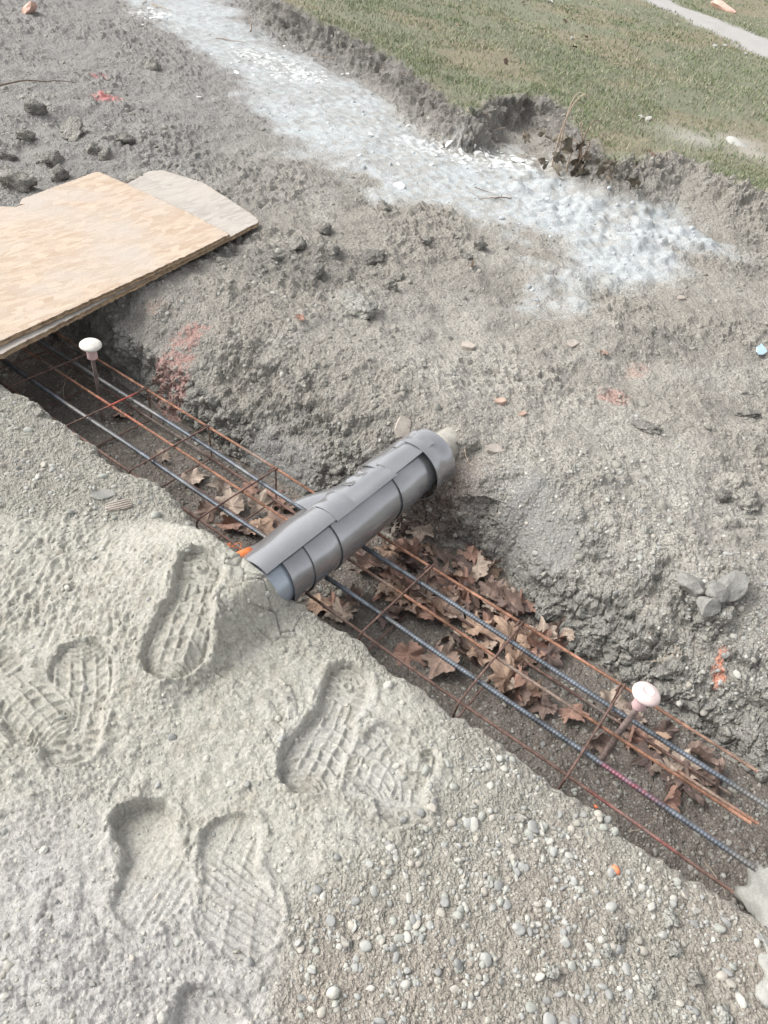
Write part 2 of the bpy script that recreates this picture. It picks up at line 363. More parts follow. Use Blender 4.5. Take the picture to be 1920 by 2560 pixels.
crumble(M_GROUND)
M_PEB = mat('pebble_stone', rnd=[(.30,.295,.27),(.40,.395,.36),(.25,.25,.235),(.46,.44,.39),(.33,.33,.315),(.38,.34,.28),(.29,.29,.28),(.50,.49,.46)], rough=.75, noise=[(60,.85,1.1)], bump=[(300,.0008,.5)])
M_STUFF = mat('loose_stone', attr='albedo', rough=.85, spec=.2, noise=[(300,.85,1.12)], bump=[(500,.001,.5)])
M_RUST = mat('rust', attr='albedo', rough=.8, spec=.3, noise=[(90,.6,1.35),(500,.75,1.25)], bump=[(500,.0008,.8)])
M_STEEL = mat('blue_steel', attr='albedo', rough=.5, spec=.5, metallic=.45, noise=[(60,.8,1.15)], bump=[(700,.0004,.5)])
M_PVC = mat('grey_plastic', base=(.30,.30,.31), rough=.22, spec=.9, metallic=.55, coat=.8, noise=[(7,.9,1.1),(160,.95,1.05)], bump=[(9,.008,.3)])
M_PVC2 = mat('pale_grey_plastic', base=(.32,.36,.41), rough=.28, spec=.8, metallic=.25, coat=.5, noise=[(14,.9,1.08),(150,.92,1.05)], bump=[(400,.0003,.3)])
M_DUSTPIPE = mat('dusty_pipe', base=(.36,.34,.30), rough=.9, noise=[(30,.8,1.15),(300,.8,1.15)], bump=[(120,.002,.6)])
M_ORANGE = mat('orange_plastic', base=(.75,.22,.07), rough=.5, noise=[(60,.8,1.15)])
M_CAP = mat('white_cap', base=(.66,.63,.57), rough=.55, noise=[(45,.9,1.05),(400,.93,1.03)], bump=[(200,.0004,.5)])
M_PINK = mat('pink_cap', base=(.60,.42,.42), rough=.55, noise=[(35,.88,1.12)], bump=[(200,.0004,.5)])
M_LEAF = mat('dry_leaf', attr='albedo', rough=.75, spec=.25, noise=[(30,.7,1.25),(200,.8,1.15)], bump=[(120,.002,.6)])
M_WOODEDGE = mat('board_edge', base=(.40,.29,.19), rough=.85, noise=[(40,.6,1.25),(300,.65,1.3)], bump=[(300,.002,.9)])
M_TWIG = mat('twig', base=(.20,.15,.11), rough=.85, noise=[(60,.6,1.3)], bump=[(300,.001,.8)])
M_ROOT = mat('pale_root', base=(.42,.34,.26), rough=.8, noise=[(60,.7,1.2)])
M_BRICK = mat('brick', base=(.42,.30,.24), rough=.92, noise=[(25,.75,1.2),(250,.8,1.15)], bump=[(180,.002,.8)])
M_BRICK2 = mat('dusty_brick', base=(.39,.345,.30), rough=.92, noise=[(25,.8,1.2),(250,.8,1.15)], bump=[(180,.002,.8)])
M_CONC = mat('pale_concrete', base=(.36,.355,.325), rough=.92, noise=[(25,.85,1.12),(250,.85,1.12)], bump=[(150,.002,.8)])
M_ROCK = mat('grey_clod', base=(.265,.252,.225), rough=.95, spec=.15, noise=[(20,.75,1.25),(200,.75,1.2)], bump=[(60,.006,.8),(300,.002,.8)])
M_ROCKP = mat('pale_clod', base=(.31,.305,.275), rough=.95, spec=.15, noise=[(20,.8,1.2),(200,.8,1.2)], bump=[(60,.006,.8),(300,.002,.8)])
M_CLODD = mat('dark_clod', base=(.20,.19,.172), rough=.95, spec=.15, noise=[(20,.75,1.25),(200,.75,1.2)], bump=[(60,.006,.8),(300,.002,.8)])
M_LIME = mat('lime_flake', base=(.70,.71,.69), rough=.85, noise=[(40,.9,1.06)], bump=[(200,.001,.5)])
M_STONE = mat('grey_rock', base=(.235,.23,.212), rough=.9, noise=[(22,.8,1.2),(220,.8,1.15)], bump=[(90,.004,.7),(350,.0015,.7)])
M_ORPAINT = mat('orange_painted_stone', base=(.80,.24,.12), rough=.7, noise=[(120,.8,1.1)])
M_BLUE = mat('pale_blue_shard', base=(.50,.66,.74), rough=.35, noise=[(40,.9,1.08)])
M_WIRE = mat('tie_wire', base=(.16,.12,.10), rough=.6)
M_PINKROCK = mat('pink_rubble', base=(.60,.40,.33), rough=.9, noise=[(20,.8,1.15)], bump=[(100,.003,.8)])
for m_ in (M_ROCK, M_ROCKP, M_CLODD): crumb_bump(m_)
def osb(name, base, dark):
    m = mat(name, base=base, rough=.8, spec=.25); n = m.node_tree.nodes; l = m.node_tree.links; b = n['Principled BSDF']
    geo = n.new('ShaderNodeNewGeometry'); cols = []
    hgt = None
    for k, (rot, sx, sy) in enumerate(((.3, 14, 60), (1.5, 16, 55), (2.4, 13, 70), (-.5, 18, 50))):
        mp = n.new('ShaderNodeMapping'); mp.inputs['Rotation'].default_value = (0, 0, rot); mp.inputs['Scale'].default_value = (sx, sy, 1)
        wn = n.new('ShaderNodeTexNoise'); wn.inputs['Scale'].default_value = 5; l.new(geo.outputs['Position'], wn.inputs['Vector'])
        ad = n.new('ShaderNodeVectorMath'); ad.operation = 'MULTIPLY_ADD'; ad.inputs[1].default_value = (.06,.06,0); l.new(wn.outputs['Color'], ad.inputs[0]); l.new(geo.outputs['Position'], ad.inputs[2])
        l.new(ad.outputs[0], mp.inputs['Vector'])
        v = n.new('ShaderNodeTexVoronoi'); v.inputs['Scale'].default_value = 1; v.voronoi_dimensions = '2D'; v.feature = 'F1'; v.inputs['Randomness'].default_value = 1
        l.new(mp.outputs[0], v.inputs['Vector']); cols.append(v)
    def gray(v):
        s = n.new('ShaderNodeSeparateColor'); l.new(v.outputs['Color'], s.inputs[0]); return s
    out = None
    gs = [gray(v) for v in cols]
    sel = n.new('ShaderNodeTexNoise'); sel.inputs['Scale'].default_value = 22; l.new(geo.outputs['Position'], sel.inputs['Vector'])
    cur = gs[0].outputs[0]
    for k in range(1, 4):
        gt = n.new('ShaderNodeMath'); gt.operation = 'GREATER_THAN'; gt.inputs[1].default_value = .48; l.new(gs[k].outputs[1], gt.inputs[0])
        mx = n.new('ShaderNodeMix'); l.new(gt.outputs[0], mx.inputs[0]); l.new(cur, mx.inputs[2]); l.new(gs[k].outputs[0], mx.inputs[3]); cur = mx.outputs[0]
    cr = n.new('ShaderNodeValToRGB'); cr.color_ramp.elements[0].color = (*dark, 1); cr.color_ramp.elements[1].color = (*[min(1, c*1.12) for c in base], 1)
    e = cr.color_ramp.elements.new(.35); e.color = (*[c*.93 for c in base], 1)
    l.new(cur, cr.inputs[0])
    big = n.new('ShaderNodeTexNoise'); big.inputs['Scale'].default_value = 3.5; big.inputs['Detail'].default_value = 6; l.new(geo.outputs['Position'], big.inputs['Vector'])
    mr = n.new('ShaderNodeMapRange'); mr.inputs[1].default_value = .42; mr.inputs[2].default_value = .66; mr.inputs[4].default_value = .85; l.new(big.outputs[0], mr.inputs[0])
    dm = n.new('ShaderNodeMix'); dm.data_type = 'RGBA'; l.new(mr.outputs[0], dm.inputs[0]); l.new(cr.outputs[0], dm.inputs[6]); dm.inputs[7].default_value = (.43,.385,.34,1)
    fn = n.new('ShaderNodeTexNoise'); fn.inputs['Scale'].default_value = 260; l.new(geo.outputs['Position'], fn.inputs['Vector'])
    fr = n.new('ShaderNodeMapRange'); fr.inputs[1].default_value = .3; fr.inputs[2].default_value = .7; fr.inputs[3].default_value = .88; fr.inputs[4].default_value = 1.1; l.new(fn.outputs[0], fr.inputs[0])
    sc = n.new('ShaderNodeVectorMath'); sc.operation = 'SCALE'; l.new(dm.outputs[2], sc.inputs[0]); l.new(fr.outputs[0], sc.inputs['Scale'])
    l.new(sc.outputs[0], b.inputs['Base Color'])
    bp = n.new('ShaderNodeBump'); bp.inputs['Distance'].default_value = .0015; bp.inputs['Strength'].default_value = .5; l.new(cur, bp.inputs['Height']); l.new(bp.outputs[0], b.inputs['Normal'])
    return m
M_OSB = osb('tan_osb', (.455,.365,.285), (.395,.300,.218)); M_OSB2 = osb('weathered_osb', (.39,.36,.325), (.33,.30,.265))

# ------------------------------------------------------------------ object helpers
def tag(o, label=None, cat=None, group=None, kind=None):
    if label: o['label'] = label
    if cat: o['category'] = cat
    if group: o['group'] = group
    if kind: o['kind'] = kind
    return o
def raw_mesh(name, V, F, m=None, col=None, smooth=True):
    me = bpy.data.meshes.new(name); V = np.asarray(V, np.float32); F = np.asarray(F, np.int32); k = F.shape[1]
    me.vertices.add(len(V)); me.vertices.foreach_set('co', V.ravel())
    me.loops.add(F.size); me.loops.foreach_set('vertex_index', F.ravel())
    me.polygons.add(len(F)); me.polygons.foreach_set('loop_start', np.arange(0, F.size, k, dtype=np.int32)); me.polygons.foreach_set('loop_total', np.full(len(F), k, np.int32))
    me.polygons.foreach_set('use_smooth', np.full(len(F), smooth)); me.update(calc_edges=True)
    if col is not None:
        a = me.attributes.new('albedo', 'FLOAT_COLOR', 'POINT'); c = np.ones((len(V), 4), np.float32); col = np.asarray(col); c[:, :col.shape[1]] = col; a.data.foreach_set('color', c.ravel())
    if m: me.materials.append(m)
    return me
def obj(name, me, parent=None):
    o = bpy.data.objects.new(name, me); COL.objects.link(o)
    if parent: o.parent = parent
    return o
def empty(name, loc=(0,0,0), rz=0):
    o = bpy.data.objects.new(name, None); COL.objects.link(o); o.location = loc; o.rotation_euler = (0, 0, rz); o.empty_display_size = .05; return o
def basecol(V, c, amt=.12, s=30, seed=0):
    V = np.asarray(V); n = perlin(V[:, 0], V[:, 1], V[:, 2], s=s, seed=seed); return np.array(c)[None]*(1+amt*n[:, None])

# ------------------------------------------------------------------ the ground sheets
def geo_steps(a, b, s0, s1):
    out = [a]
    while out[-1] < b:
        t = (out[-1]-a)/(b-a); out.append(out[-1]+lerp(s0, s1, t))
    out[-1] = b; return np.array(out)
NAMES = {0: 'ground', 1: 'sand_bed', 2: 'lime_powder', 3: 'trench_floor', 4: 'lawn_soil', 5: 'footpath'}
parts_V, parts_F, parts_C, parts_R = [], [], [], []; off = 0
def add_patch(X, Y, fine=True, drop=0.):
    global off
    P, C, R = terrain(X, Y, fine); P[..., 2] -= drop
    n, m = X.shape; idx = np.arange(n*m).reshape(n, m)+off
    F = np.stack([idx[:-1, :-1], idx[1:, :-1], idx[1:, 1:], idx[:-1, 1:]], -1).reshape(-1, 4)
    parts_V.append(P.reshape(-1, 3)); parts_C.append(C.reshape(-1, 4)); parts_F.append(F); parts_R.append(R[:-1, :-1].ravel()); off += n*m
ya = np.concatenate([geo_steps(-.8, -.35, .005, .004), geo_steps(-.35, 1.75, .0034, .0038)[1:], geo_steps(1.75, 3.6, .005, .014)[1:]])
YA = ya[None, :]
def cols(counts):
    K = [np.full_like(ya, -1.6), e1(ya), e1(ya)+.02, e2(ya), e2(ya)+.05, np.full_like(ya, .56)]
    r = []
    for i, c in enumerate(counts):
        t = np.linspace(0, 1, c+1)[:-1 if i < len(counts)-1 else None]
        if i == 0: t = np.concatenate([np.linspace(0, .185, 20, endpoint=False), np.linspace(.185, 1, c-20, endpoint=False)])
        r += [lerp(K[i], K[i+1], q) for q in t]
    return np.array(r)
XA = cols([390, 14, 96, 26, 66]); add_patch(XA, np.broadcast_to(ya, XA.shape).copy())
xb = geo_steps(.553, 4.8, .0072, .017); yb = geo_steps(-.9, 9, .008, .032)
XB, YB = np.meshgrid(xb, yb, indexing='ij'); add_patch(XB, YB, False, .002)
xc = geo_steps(4.79, 17, .03, .12); yc = geo_steps(-1.0, 9, .04, .10)
XC, YC = np.meshgrid(xc, yc, indexing='ij'); add_patch(XC, YC, False, .001)
V = np.concatenate(parts_V); Cc = np.concatenate(parts_C); F = np.concatenate(parts_F); R = np.concatenate(parts_R)
# surrounding plain
def coarse(x0, x1, y0, y1, nx, ny, drop=.01):
    X, Y = np.meshgrid(np.linspace(x0, x1, nx), np.linspace(y0, y1, ny), indexing='ij'); return X, Y
base_off = len(V); off = base_off; parts_V, parts_F, parts_C, parts_R = [], [], [], []
for b in ((-60,-1.595,-60,80,60,120),(-1.6,17,-60,-.795,60,60),(-1.6,.56,3.59,80,20,80),(.55,17,8.99,80,40,60),(16.98,80,-60,80,60,120)):
    X, Y = coarse(*b); add_patch(X, Y, False, .012)
V = np.concatenate([V]+parts_V); Cc = np.concatenate([Cc]+parts_C); F = np.concatenate([F]+parts_F); R = np.concatenate([R]+parts_R)
TER = []
for r, nm in NAMES.items():
    f = F[R == r]
    if not len(f): continue
    u, inv = np.unique(f, return_inverse=True)
    o = obj(nm, raw_mesh(nm, V[u], inv.reshape(f.shape), M_GROUND, Cc[u], smooth=(r not in (0, 3)))); tag(o, kind='stuff' if r == 2 else 'structure'); TER.append(o)
    if r == 2: tag(o, 'pale blue-grey lime powder spilled in a long streak over the soil below the lawn', 'lime powder')
bpy.context.view_layer.update()
from mathutils.bvhtree import BVHTree
def cast(o, d):
    best = None
    o = Vector(o); d = Vector(d).normalized()
    for t in TER:
        ok, loc, nr, _ = t.ray_cast(o, d)
        if ok:
            dd = (loc-o).length
            if best is None or dd < best[0]: best = (dd, loc, nr, t.name)
    return best
def pix(px, py):
    d = CF*FPX + CR*(px-960) + CU*(1280-py); return cast(CAM, d)
def atd(a, b): # display pixel -> hit
    return pix(a*DS, b*DS)
def down(x, y):
    h = cast((x, y, 2), (0, 0, -1)); return h

# ------------------------------------------------------------------ shapes
def ico(sub):
    bm = bmesh.new(); bmesh.ops.create_icosphere(bm, subdivisions=sub, radius=1); V = np.array([v.co[:] for v in bm.verts]); F = np.array([[v.index for v in f.verts] for f in bm.faces]); bm.free(); return V, F
I1, I2, I3, I4 = ico(1), ico(2), ico(3), ico(4)
def pebble_shape(base, seed):
    r = np.random.default_rng(seed); V = base[0].copy()
    n = fbm(V[:, 0], V[:, 1], V[:, 2], s=.8, o=2, seed=seed); V = V*(1+.22*n[:, None])
    return V*np.array([1, r.uniform(.6, .9), r.uniform(.38, .65)]), base[1]
def rock_shape(base, seed, cuts=9, rough=.12):
    r = np.random.default_rng(seed); V = base[0].copy()
    for _ in range(cuts):
        d = r.normal(size=3); d /= np.linalg.norm(d); c = r.uniform(.55, .85); t = V@d; V = V - np.clip(t-c, 0, None)[:, None]*d
    n = fbm(V[:, 0], V[:, 1], V[:, 2], s=1.6, o=3, seed=seed+3); V = V*(1+rough*n[:, None])
    return V*np.array([1, r.uniform(.7, 1), r.uniform(.5, .8)]), base[1]
def clod_shape(base, seed, amt=.42):
    r = np.random.default_rng(seed); V = base[0].copy()
    for _ in range(5):
        d = r.normal(size=3); d /= np.linalg.norm(d); c = r.uniform(.5, .8); t = V@d; V = V - np.clip(t-c, 0, None)[:, None]*d
    V = V*(1+.22*fbm(V[:, 0], V[:, 1], V[:, 2], s=1.3, o=4, seed=seed+5)[:, None])
    f1, f2, c = worley(V[:, 0], V[:, 1], V[:, 2], 1.9, seed); g1, _, _ = worley(V[:, 0], V[:, 1], V[:, 2], 4.6, seed+1)
    V = V*(1+(.5-f1[:, None])*amt*1.6+(.45-g1[:, None])*amt*.6)
    return V*np.array([1, r.uniform(.7, 1), r.uniform(.45, .7)]), base[1]
def align(n, spin):
    q = Vector(n).to_track_quat('Z', 'Y').to_matrix() @ Matrix.Rotation(spin, 3, 'Z'); return q
def tube(pts, rad, sides=8, cap=True, closed=False):
    pts = np.asarray(pts, float); n = len(pts); rad = np.broadcast_to(rad, (n,) if np.ndim(rad) < 2 else np.shape(rad))
    T = np.gradient(pts, axis=0); T /= np.linalg.norm(T, axis=1)[:, None]+1e-12
    ref = np.array([0, 0, 1.]) if abs(T[0, 2]) < .9 else np.array([1., 0, 0])
    V = []; u = np.cross(T[0], ref); u /= np.linalg.norm(u)
    th = np.linspace(0, 2*np.pi, sides, endpoint=False)
    for i in range(n):
        u = u - T[i]*(u@T[i]); u /= np.linalg.norm(u); v = np.cross(T[i], u)
        rr = rad[i] if np.ndim(rad) < 2 else rad[i][:, None]
        V.append(pts[i] + rr*(np.cos(th)[:, None]*u+np.sin(th)[:, None]*v))
    V = np.concatenate(V); F = []
    a = np.arange(n-1)[:, None]*sides; b = np.arange(sides)[None]
    F = np.stack([a+b, a+(b+1) % sides, a+sides+(b+1) % sides, a+sides+b], -1).reshape(-1, 4)
    if cap:
        c0, c1 = len(V), len(V)+1; V = np.concatenate([V, [pts[0]], [pts[-1]]])
        k = np.arange(sides); F = np.concatenate([F, np.stack([k, np.full(sides, c0), np.full(sides, c0), (k+1) % sides], -1)*1, np.stack([(n-1)*sides+k, (n-1)*sides+(k+1) % sides, np.full(sides, c1), np.full(sides, c1)], -1)])
    return V, F
def tris_clean(V, F):
    """from_pydata faces without repeated indices"""
    out = []
    for f in F:
        g = []
        for i in f:
            i = int(i)
            if i not in g: g.append(i)
        if len(g) > 2: out.append(g)
    return out
def poly_mesh(name, V, F, m, col=None, smooth=True):
    me = bpy.data.meshes.new(name); me.from_pydata([tuple(v) for v in V], [], tris_clean(V, F)); me.polygons.foreach_set('use_smooth', np.full(len(me.polygons), smooth))
    if col is not None:
        a = me.attributes.new('albedo', 'FLOAT_COLOR', 'POINT'); c = np.ones((len(V), 4), np.float32); c[:, :3] = col; a.data.foreach_set('color', c.ravel())
    me.materials.append(m); me.update(); return me
def tube_fast(name, pts, rad, m, sides=8, col=None, closed=False):
    V, F = tube(pts, rad, sides, cap=False); n = len(pts)
    return V, F

# ------------------------------------------------------------------ reinforcement cage
cage = tag(empty('rebar_cage', (-.165, 1.0, -.15)), 'long rusty reinforcement cage with two blue-grey ribbed bars lying in the trench', 'rebar cage')
cage_inv = Vector((.165, -1.0, .15))
def local(V): return np.asarray(V) + np.array(cage_inv)
RUST = np.array([.225,.118,.078]); RUSTD = np.array([.125,.078,.064]); STEEL = np.array([.13,.145,.165])
def bar(name, x, z, y0, y1, r, ribbed, basec, m, paints=(), seed=0, pitch=.0085, label=None, drift=(0, 0)):
    if ribbed:
        n = int((y1-y0)/pitch*4); ys = np.linspace(y0, y1, n); sides = 10
        th = np.linspace(0, 2*np.pi, sides, endpoint=False)
        ph = (ys[:, None]/pitch + .35*np.abs(((th[None]/np.pi) % 2)-1)) % 1
        rr = r*(1+(.26 if r > .005 else .16)*np.exp(-((ph-.5)/.17)**2))
    else:
        n = int((y1-y0)/.02); ys = np.linspace(y0, y1, n); sides = 8; rr = r*(1+.05*perlin(ys, ys*0, s=60, seed=seed))
    t = (ys-y0)/(y1-y0)
    xs = x + drift[0]*(t-.1) + .006*perlin(ys, ys*0, s=1.6, seed=seed+20); zs = z + drift[1]*(t-.1) + .003*perlin(ys, ys*0, s=1.3, seed=seed+30)
    V, F = tube(np.stack([xs, ys, zs], -1), rr, sides, cap=False)
    yy = V[:, 1]; c = basecol(V, basec, .35, 25, seed); c *= (1+.5*perlin(yy, yy*0, s=7, seed=seed+2)+.35*perlin(yy, yy*0, s=30, seed=seed+3))[:, None]
    dm = sst(.15, .5, perlin(yy, V[:, 2], s=5, seed=seed+40))*.5; c = c + (np.array([.26,.24,.21])-c)*dm[:, None]
    for (a, b, pc, st) in paints:
        mk = sst(a, a+.04, yy)*sst(b, b-.04, yy)*(.6+.8*perlin(V[:, 0], yy, V[:, 2], s=60, seed=seed+9))*st
        c = c + (np.array(pc)-c)*np.clip(mk, 0, 1)[:, None]
    # end caps as rings closed to a point
    k = len(V); V = np.concatenate([V, [[xs[0], ys[0]-.0005, zs[0]], [xs[-1], ys[-1], zs[-1]]]]); c = np.concatenate([c, [basec, basec]])
    s = np.arange(sides); E = np.stack([s, (s+1) % sides, np.full(sides, k)], -1)
    me = poly_mesh(name, local(V), list(map(tuple, F))+list(map(tuple, E)), m, np.clip(c, .01, .9))
    o = obj(name, me, cage)
    if label: o['label'] = label
    return o
W = UNIT
bar('longitudinal_bar', 0, .0, -.36, 3.0, .0042, True, RUST*1.05, M_RUST, seed=1, label='orange rusty bar along the far edge')
bar('longitudinal_bar', -.449*W, .0, -.385, 3.0, .0042, True, RUST, M_RUST, paints=[(1.68,1.95,(.36,.12,.085),.8)], seed=2, label='orange rusty middle bar with red paint near the left stake')
bar('longitudinal_bar', -.449*W+.012, -.002, -.40, -.2, .0042, True, RUST, M_RUST, seed=22)
bar('longitudinal_bar', -W, .0, -.40, 3.0, .0042, False, RUSTD*1.25, M_RUST, paints=[(-.30,-.03,(.25,.065,.06),.8)], seed=3, label='dark rusty near bar with a stretch of red paint')
bar('longitudinal_bar', 0, -.128, -.35, 3.0, .0042, False, RUSTD*1.25, M_RUST, seed=4)
bar('longitudinal_bar', -.449*W, -.126, -.36, 3.0, .0045, False, RUSTD*1.1, M_RUST, seed=5)
bar('longitudinal_bar', -W+.006, -.128, -.42, 3.0, .0042, False, RUSTD, M_RUST, seed=6)
bar('ribbed_bar', -.2116*W, -.010, -.42, 3.0, .0062, True, STEEL, M_STEEL, seed=7, label='blue-grey ribbed bar on the far side')
bar('ribbed_bar', -.728*W, -.010, -.43, 3.0, .0062, True, STEEL, M_STEEL, paints=[(-.22,-.03,(.34,.09,.12),.8)], seed=8, label='blue-grey ribbed bar on the near side with a pink painted stretch')
def stirrup(y, seed):
    zt, zb, r = .006, -.134, .003
    j = lambda s: .003*math.sin(seed*3.1+s)
    c = [(.006, y+j(0), zt), (-W-.008, y+j(1), zt), (-W-.008, y+j(2)+.004, zb), (.006, y+j(3), zb), (.006, y+.009+j(0), zt), (-.035, y+.011, zt-.004)]
    pts = []
    for a in range(len(c)-1):
        p0, p1 = np.array(c[a]), np.array(c[a+1]); L = np.linalg.norm(p1-p0); d = (p1-p0)/L
        k = max(3, int(L/.02)); ts = np.linspace(.008 if a else 0, L-.008, k)
        pts += [p0+d*t for t in ts]
    pts = np.array(pts); pts[:, 2] += .0015*perlin(pts[:, 0], pts[:, 1], s=15, seed=seed)
    V, F = tube(pts, r, 7, cap=False)
    c = basecol(V, RUSTD*1.15, .4, 30, seed)
    if seed == 6: c = c + (np.array([.50,.12,.09])-c)*(sst(-.19, -.13, V[:, 0])*sst(-.04, -.08, V[:, 0])*(V[:, 2] > 0))[:, None]
    obj('stirrup', poly_mesh('stirrup', local(V), F, M_RUST, np.clip(c, .01, .9)), cage)
    for bx in (-.2116*W, -.728*W):
        if random.random() < .95:
            th = np.linspace(0, 3.6*np.pi, 22); R = .0098
            p = np.stack([bx+R*np.cos(th)*.9, y+.004*np.sin(th*.5)+.0045*np.sin(th), -.003+R*np.sin(th)*.95], -1)
            tail = np.array([p[-1]+[.004*k*random.uniform(-1, 1), .002*k, .004*k] for k in range(1, 5)])
            V, F = tube(np.concatenate([p, tail]), .0008, 5, cap=False); obj('wire_tie', poly_mesh('wire_tie', local(V), F, M_WIRE), cage)
for k in range(-0, 10): stirrup(k*.931*W, k)

# ------------------------------------------------------------------ stakes with mushroom caps
def lathe(prof, sides=28):
    th = np.linspace(0, 2*np.pi, sides, endpoint=False); V = np.concatenate([np.stack([r*np.cos(th), r*np.sin(th), np.full(sides, z)], -1) for r, z in prof])
    a = np.arange(len(prof)-1)[:, None]*sides; b = np.arange(sides)[None]
    return V, np.stack([a+b, a+(b+1) % sides, a+sides+(b+1) % sides, a+sides+b], -1).reshape(-1, 4)
def stake(x, y, ztop, r, tilt, label, body, neckm, headm, bc, s=1.):
    root = tag(empty('rebar_stake', (x, y, -.2)), label, 'stake'); root.rotation_euler = tilt
    H = ztop+.2
    pitch = .011; n = int(H/pitch*4); zs = np.linspace(-.05, H-.01, n); th = np.linspace(0, 2*np.pi, 12, endpoint=False)
    ph = (zs[:, None]/pitch + th[None]/np.pi) % 1; rr = r*(1+.16*np.exp(-((ph-.5)/.18)**2))
    wob = .004*perlin(zs, zs*0, s=7, seed=3)
    V, F = tube(np.stack([wob, wob*.5, zs], -1), rr, 12, cap=False)
    obj('rod', poly_mesh('rod', V, F, M_RUST, np.clip(basecol(V, bc, .3, 40, 3), .02, .9)), root)
    V, F = lathe([(.0, -.042), (.0165*s, -.042), (.0175*s, -.040), (.0165*s, -.012), (.0185*s, -.004), (.0185*s, .003), (.001, .003)])
    nk = obj('cap_collar', poly_mesh('cap_collar', V, F, neckm), root); nk.location = (wob[-1], 0, H)
    V, F = lathe([(.001, 0), (.020*s, 0), (.032*s, .001), (.0355*s, .005), (.0365*s, .0085), (.0350*s, .013), (.030*s, .0175), (.0215*s, .0208), (.016*s, .0222), (.0150*s, .0230), (.0145*s, .0222), (.006*s, .0238), (.0005, .0240)])
    hd = obj('cap_head', poly_mesh('cap_head', V, F, headm), root); hd.location = (wob[-1], 0, H)
    return root
stake(-.10, 1.985, .155, .0065, (math.radians(2), math.radians(-2), 0), 'thin steel stake with white mushroom cap and pink collar near the board', 'thin', M_PINK, M_CAP, (.19,.15,.14))
M_CAP2 = mat('pinkish_cap', base=(.66,.54,.51), rough=.5, noise=[(38,.80,1.1),(400,.95,1.03)], bump=[(200,.0004,.5)])
stake(-.135, -.045, .145, .0075, (math.radians(1), math.radians(3), 0), 'thick ribbed stake with pinkish mushroom cap at the right end of the cage', 'thick', M_PINK, M_CAP2, (.22,.17,.155), s=.94)

# ------------------------------------------------------------------ wrapped pipe
PX, PY, PZ = 0, .868, .088
pipe = tag(empty('drain_pipe', (PX, PY, 0)), 'grey plastic pipe wrapped in overlapping grey sheets crossing above the trench', 'pipe')
def shell(name, x0, x1, f0, f1, r0, r1, m, thick=.0028, flare=None, skew=0., nx=18, nf=40, seed=0):
    """curved sheet; angle 0 points to -y, 90 up; r0 at x0 and r1 at x1"""
    V = []; 
    for lay in (0, 1):
        for i in range(nx+1):
            t = i/nx
            for j in range(nf+1):
                q = j/nf; f = math.radians(lerp(f0, f1, q)); xx = lerp(x0, x1, t) + skew*(q-.5)
                r = lerp(r0, r1, t**.7) + (.0012*math.sin(7*q+seed)+.0012*math.sin(9*t+2*q+seed)) + (thick if lay else 0)
                if flare: r += flare(t, q)
                V.append((xx, -r*math.cos(f), PZ+r*math.sin(f)))
    V = np.array(V); n1 = (nx+1)*(nf+1); F = []
    g = lambda l, i, j: l*n1+i*(nf+1)+j
    for i in range(nx):
        for j in range(nf):
            F.append((g(1, i, j), g(1, i+1, j), g(1, i+1, j+1), g(1, i, j+1))); F.append((g(0, i, j), g(0, i, j+1), g(0, i+1, j+1), g(0, i+1, j)))
    for j in range(nf):
        F.append((g(0, 0, j), g(1, 0, j), g(1, 0, j+1), g(0, 0, j+1))); F.append((g(0, nx, j), g(0, nx, j+1), g(1, nx, j+1), g(1, nx, j)))
    for i in range(nx):
        F.append((g(0, i, 0), g(0, i+1, 0), g(1, i+1, 0), g(1, i, 0))); F.append((g(0, i, nf), g(1, i, nf), g(1, i+1, nf), g(0, i+1, nf)))
    me = poly_mesh(name, V, F, m); 
    o = obj(name, me, pipe); md = o.modifiers.new('edge', 'EDGE_SPLIT'); md.split_angle = math.radians(40); return o
def core(name, x0, x1, r, m, dz=0, dy=0):
    V, F = tube([(x, dy+.001*math.sin(x*9), PZ+dz) for x in np.linspace(x0, x1, 20)], r, 48, cap=False); return obj(name, poly_mesh(name, V, F, m), pipe)
core('inner_pipe', -.512, .30, .0795, M_PVC2)
o = core('pipe_end', .20, .50, .057, M_DUSTPIPE, -.006, -.010); o['label'] = 'dusty pale pipe end running into the far soil'
# sleeves, near to far; lips face the sand
shell('wrap_sheet', -.415, -.26, -82, 118, .0855, .082, M_PVC, seed=1, skew=.02)
shell('wrap_sheet', -.335, -.17, -78, 122, .0885, .084, M_PVC, seed=2, skew=.015, flare=lambda t, q: .010*(1-t)*sst(.88, 1, 1-q)*1.0)
shell('wrap_sheet', -.225, .10, -70, 150, .0915, .086, M_PVC, seed=3, skew=.01, nx=26, flare=lambda t, q: .035*sst(.55, 0, t)*sst(.8, 1.0, q)+.006*sst(.85, 1, q))
shell('wrap_sheet', .055, .255, -66, 150, .0915, .086, M_PVC, seed=4, skew=.01, flare=lambda t, q: .010*sst(.8, 1, q))
shell('wrap_sheet', .215, .325, -60, 112, .106, .098, M_PVC, seed=5, skew=-.01)
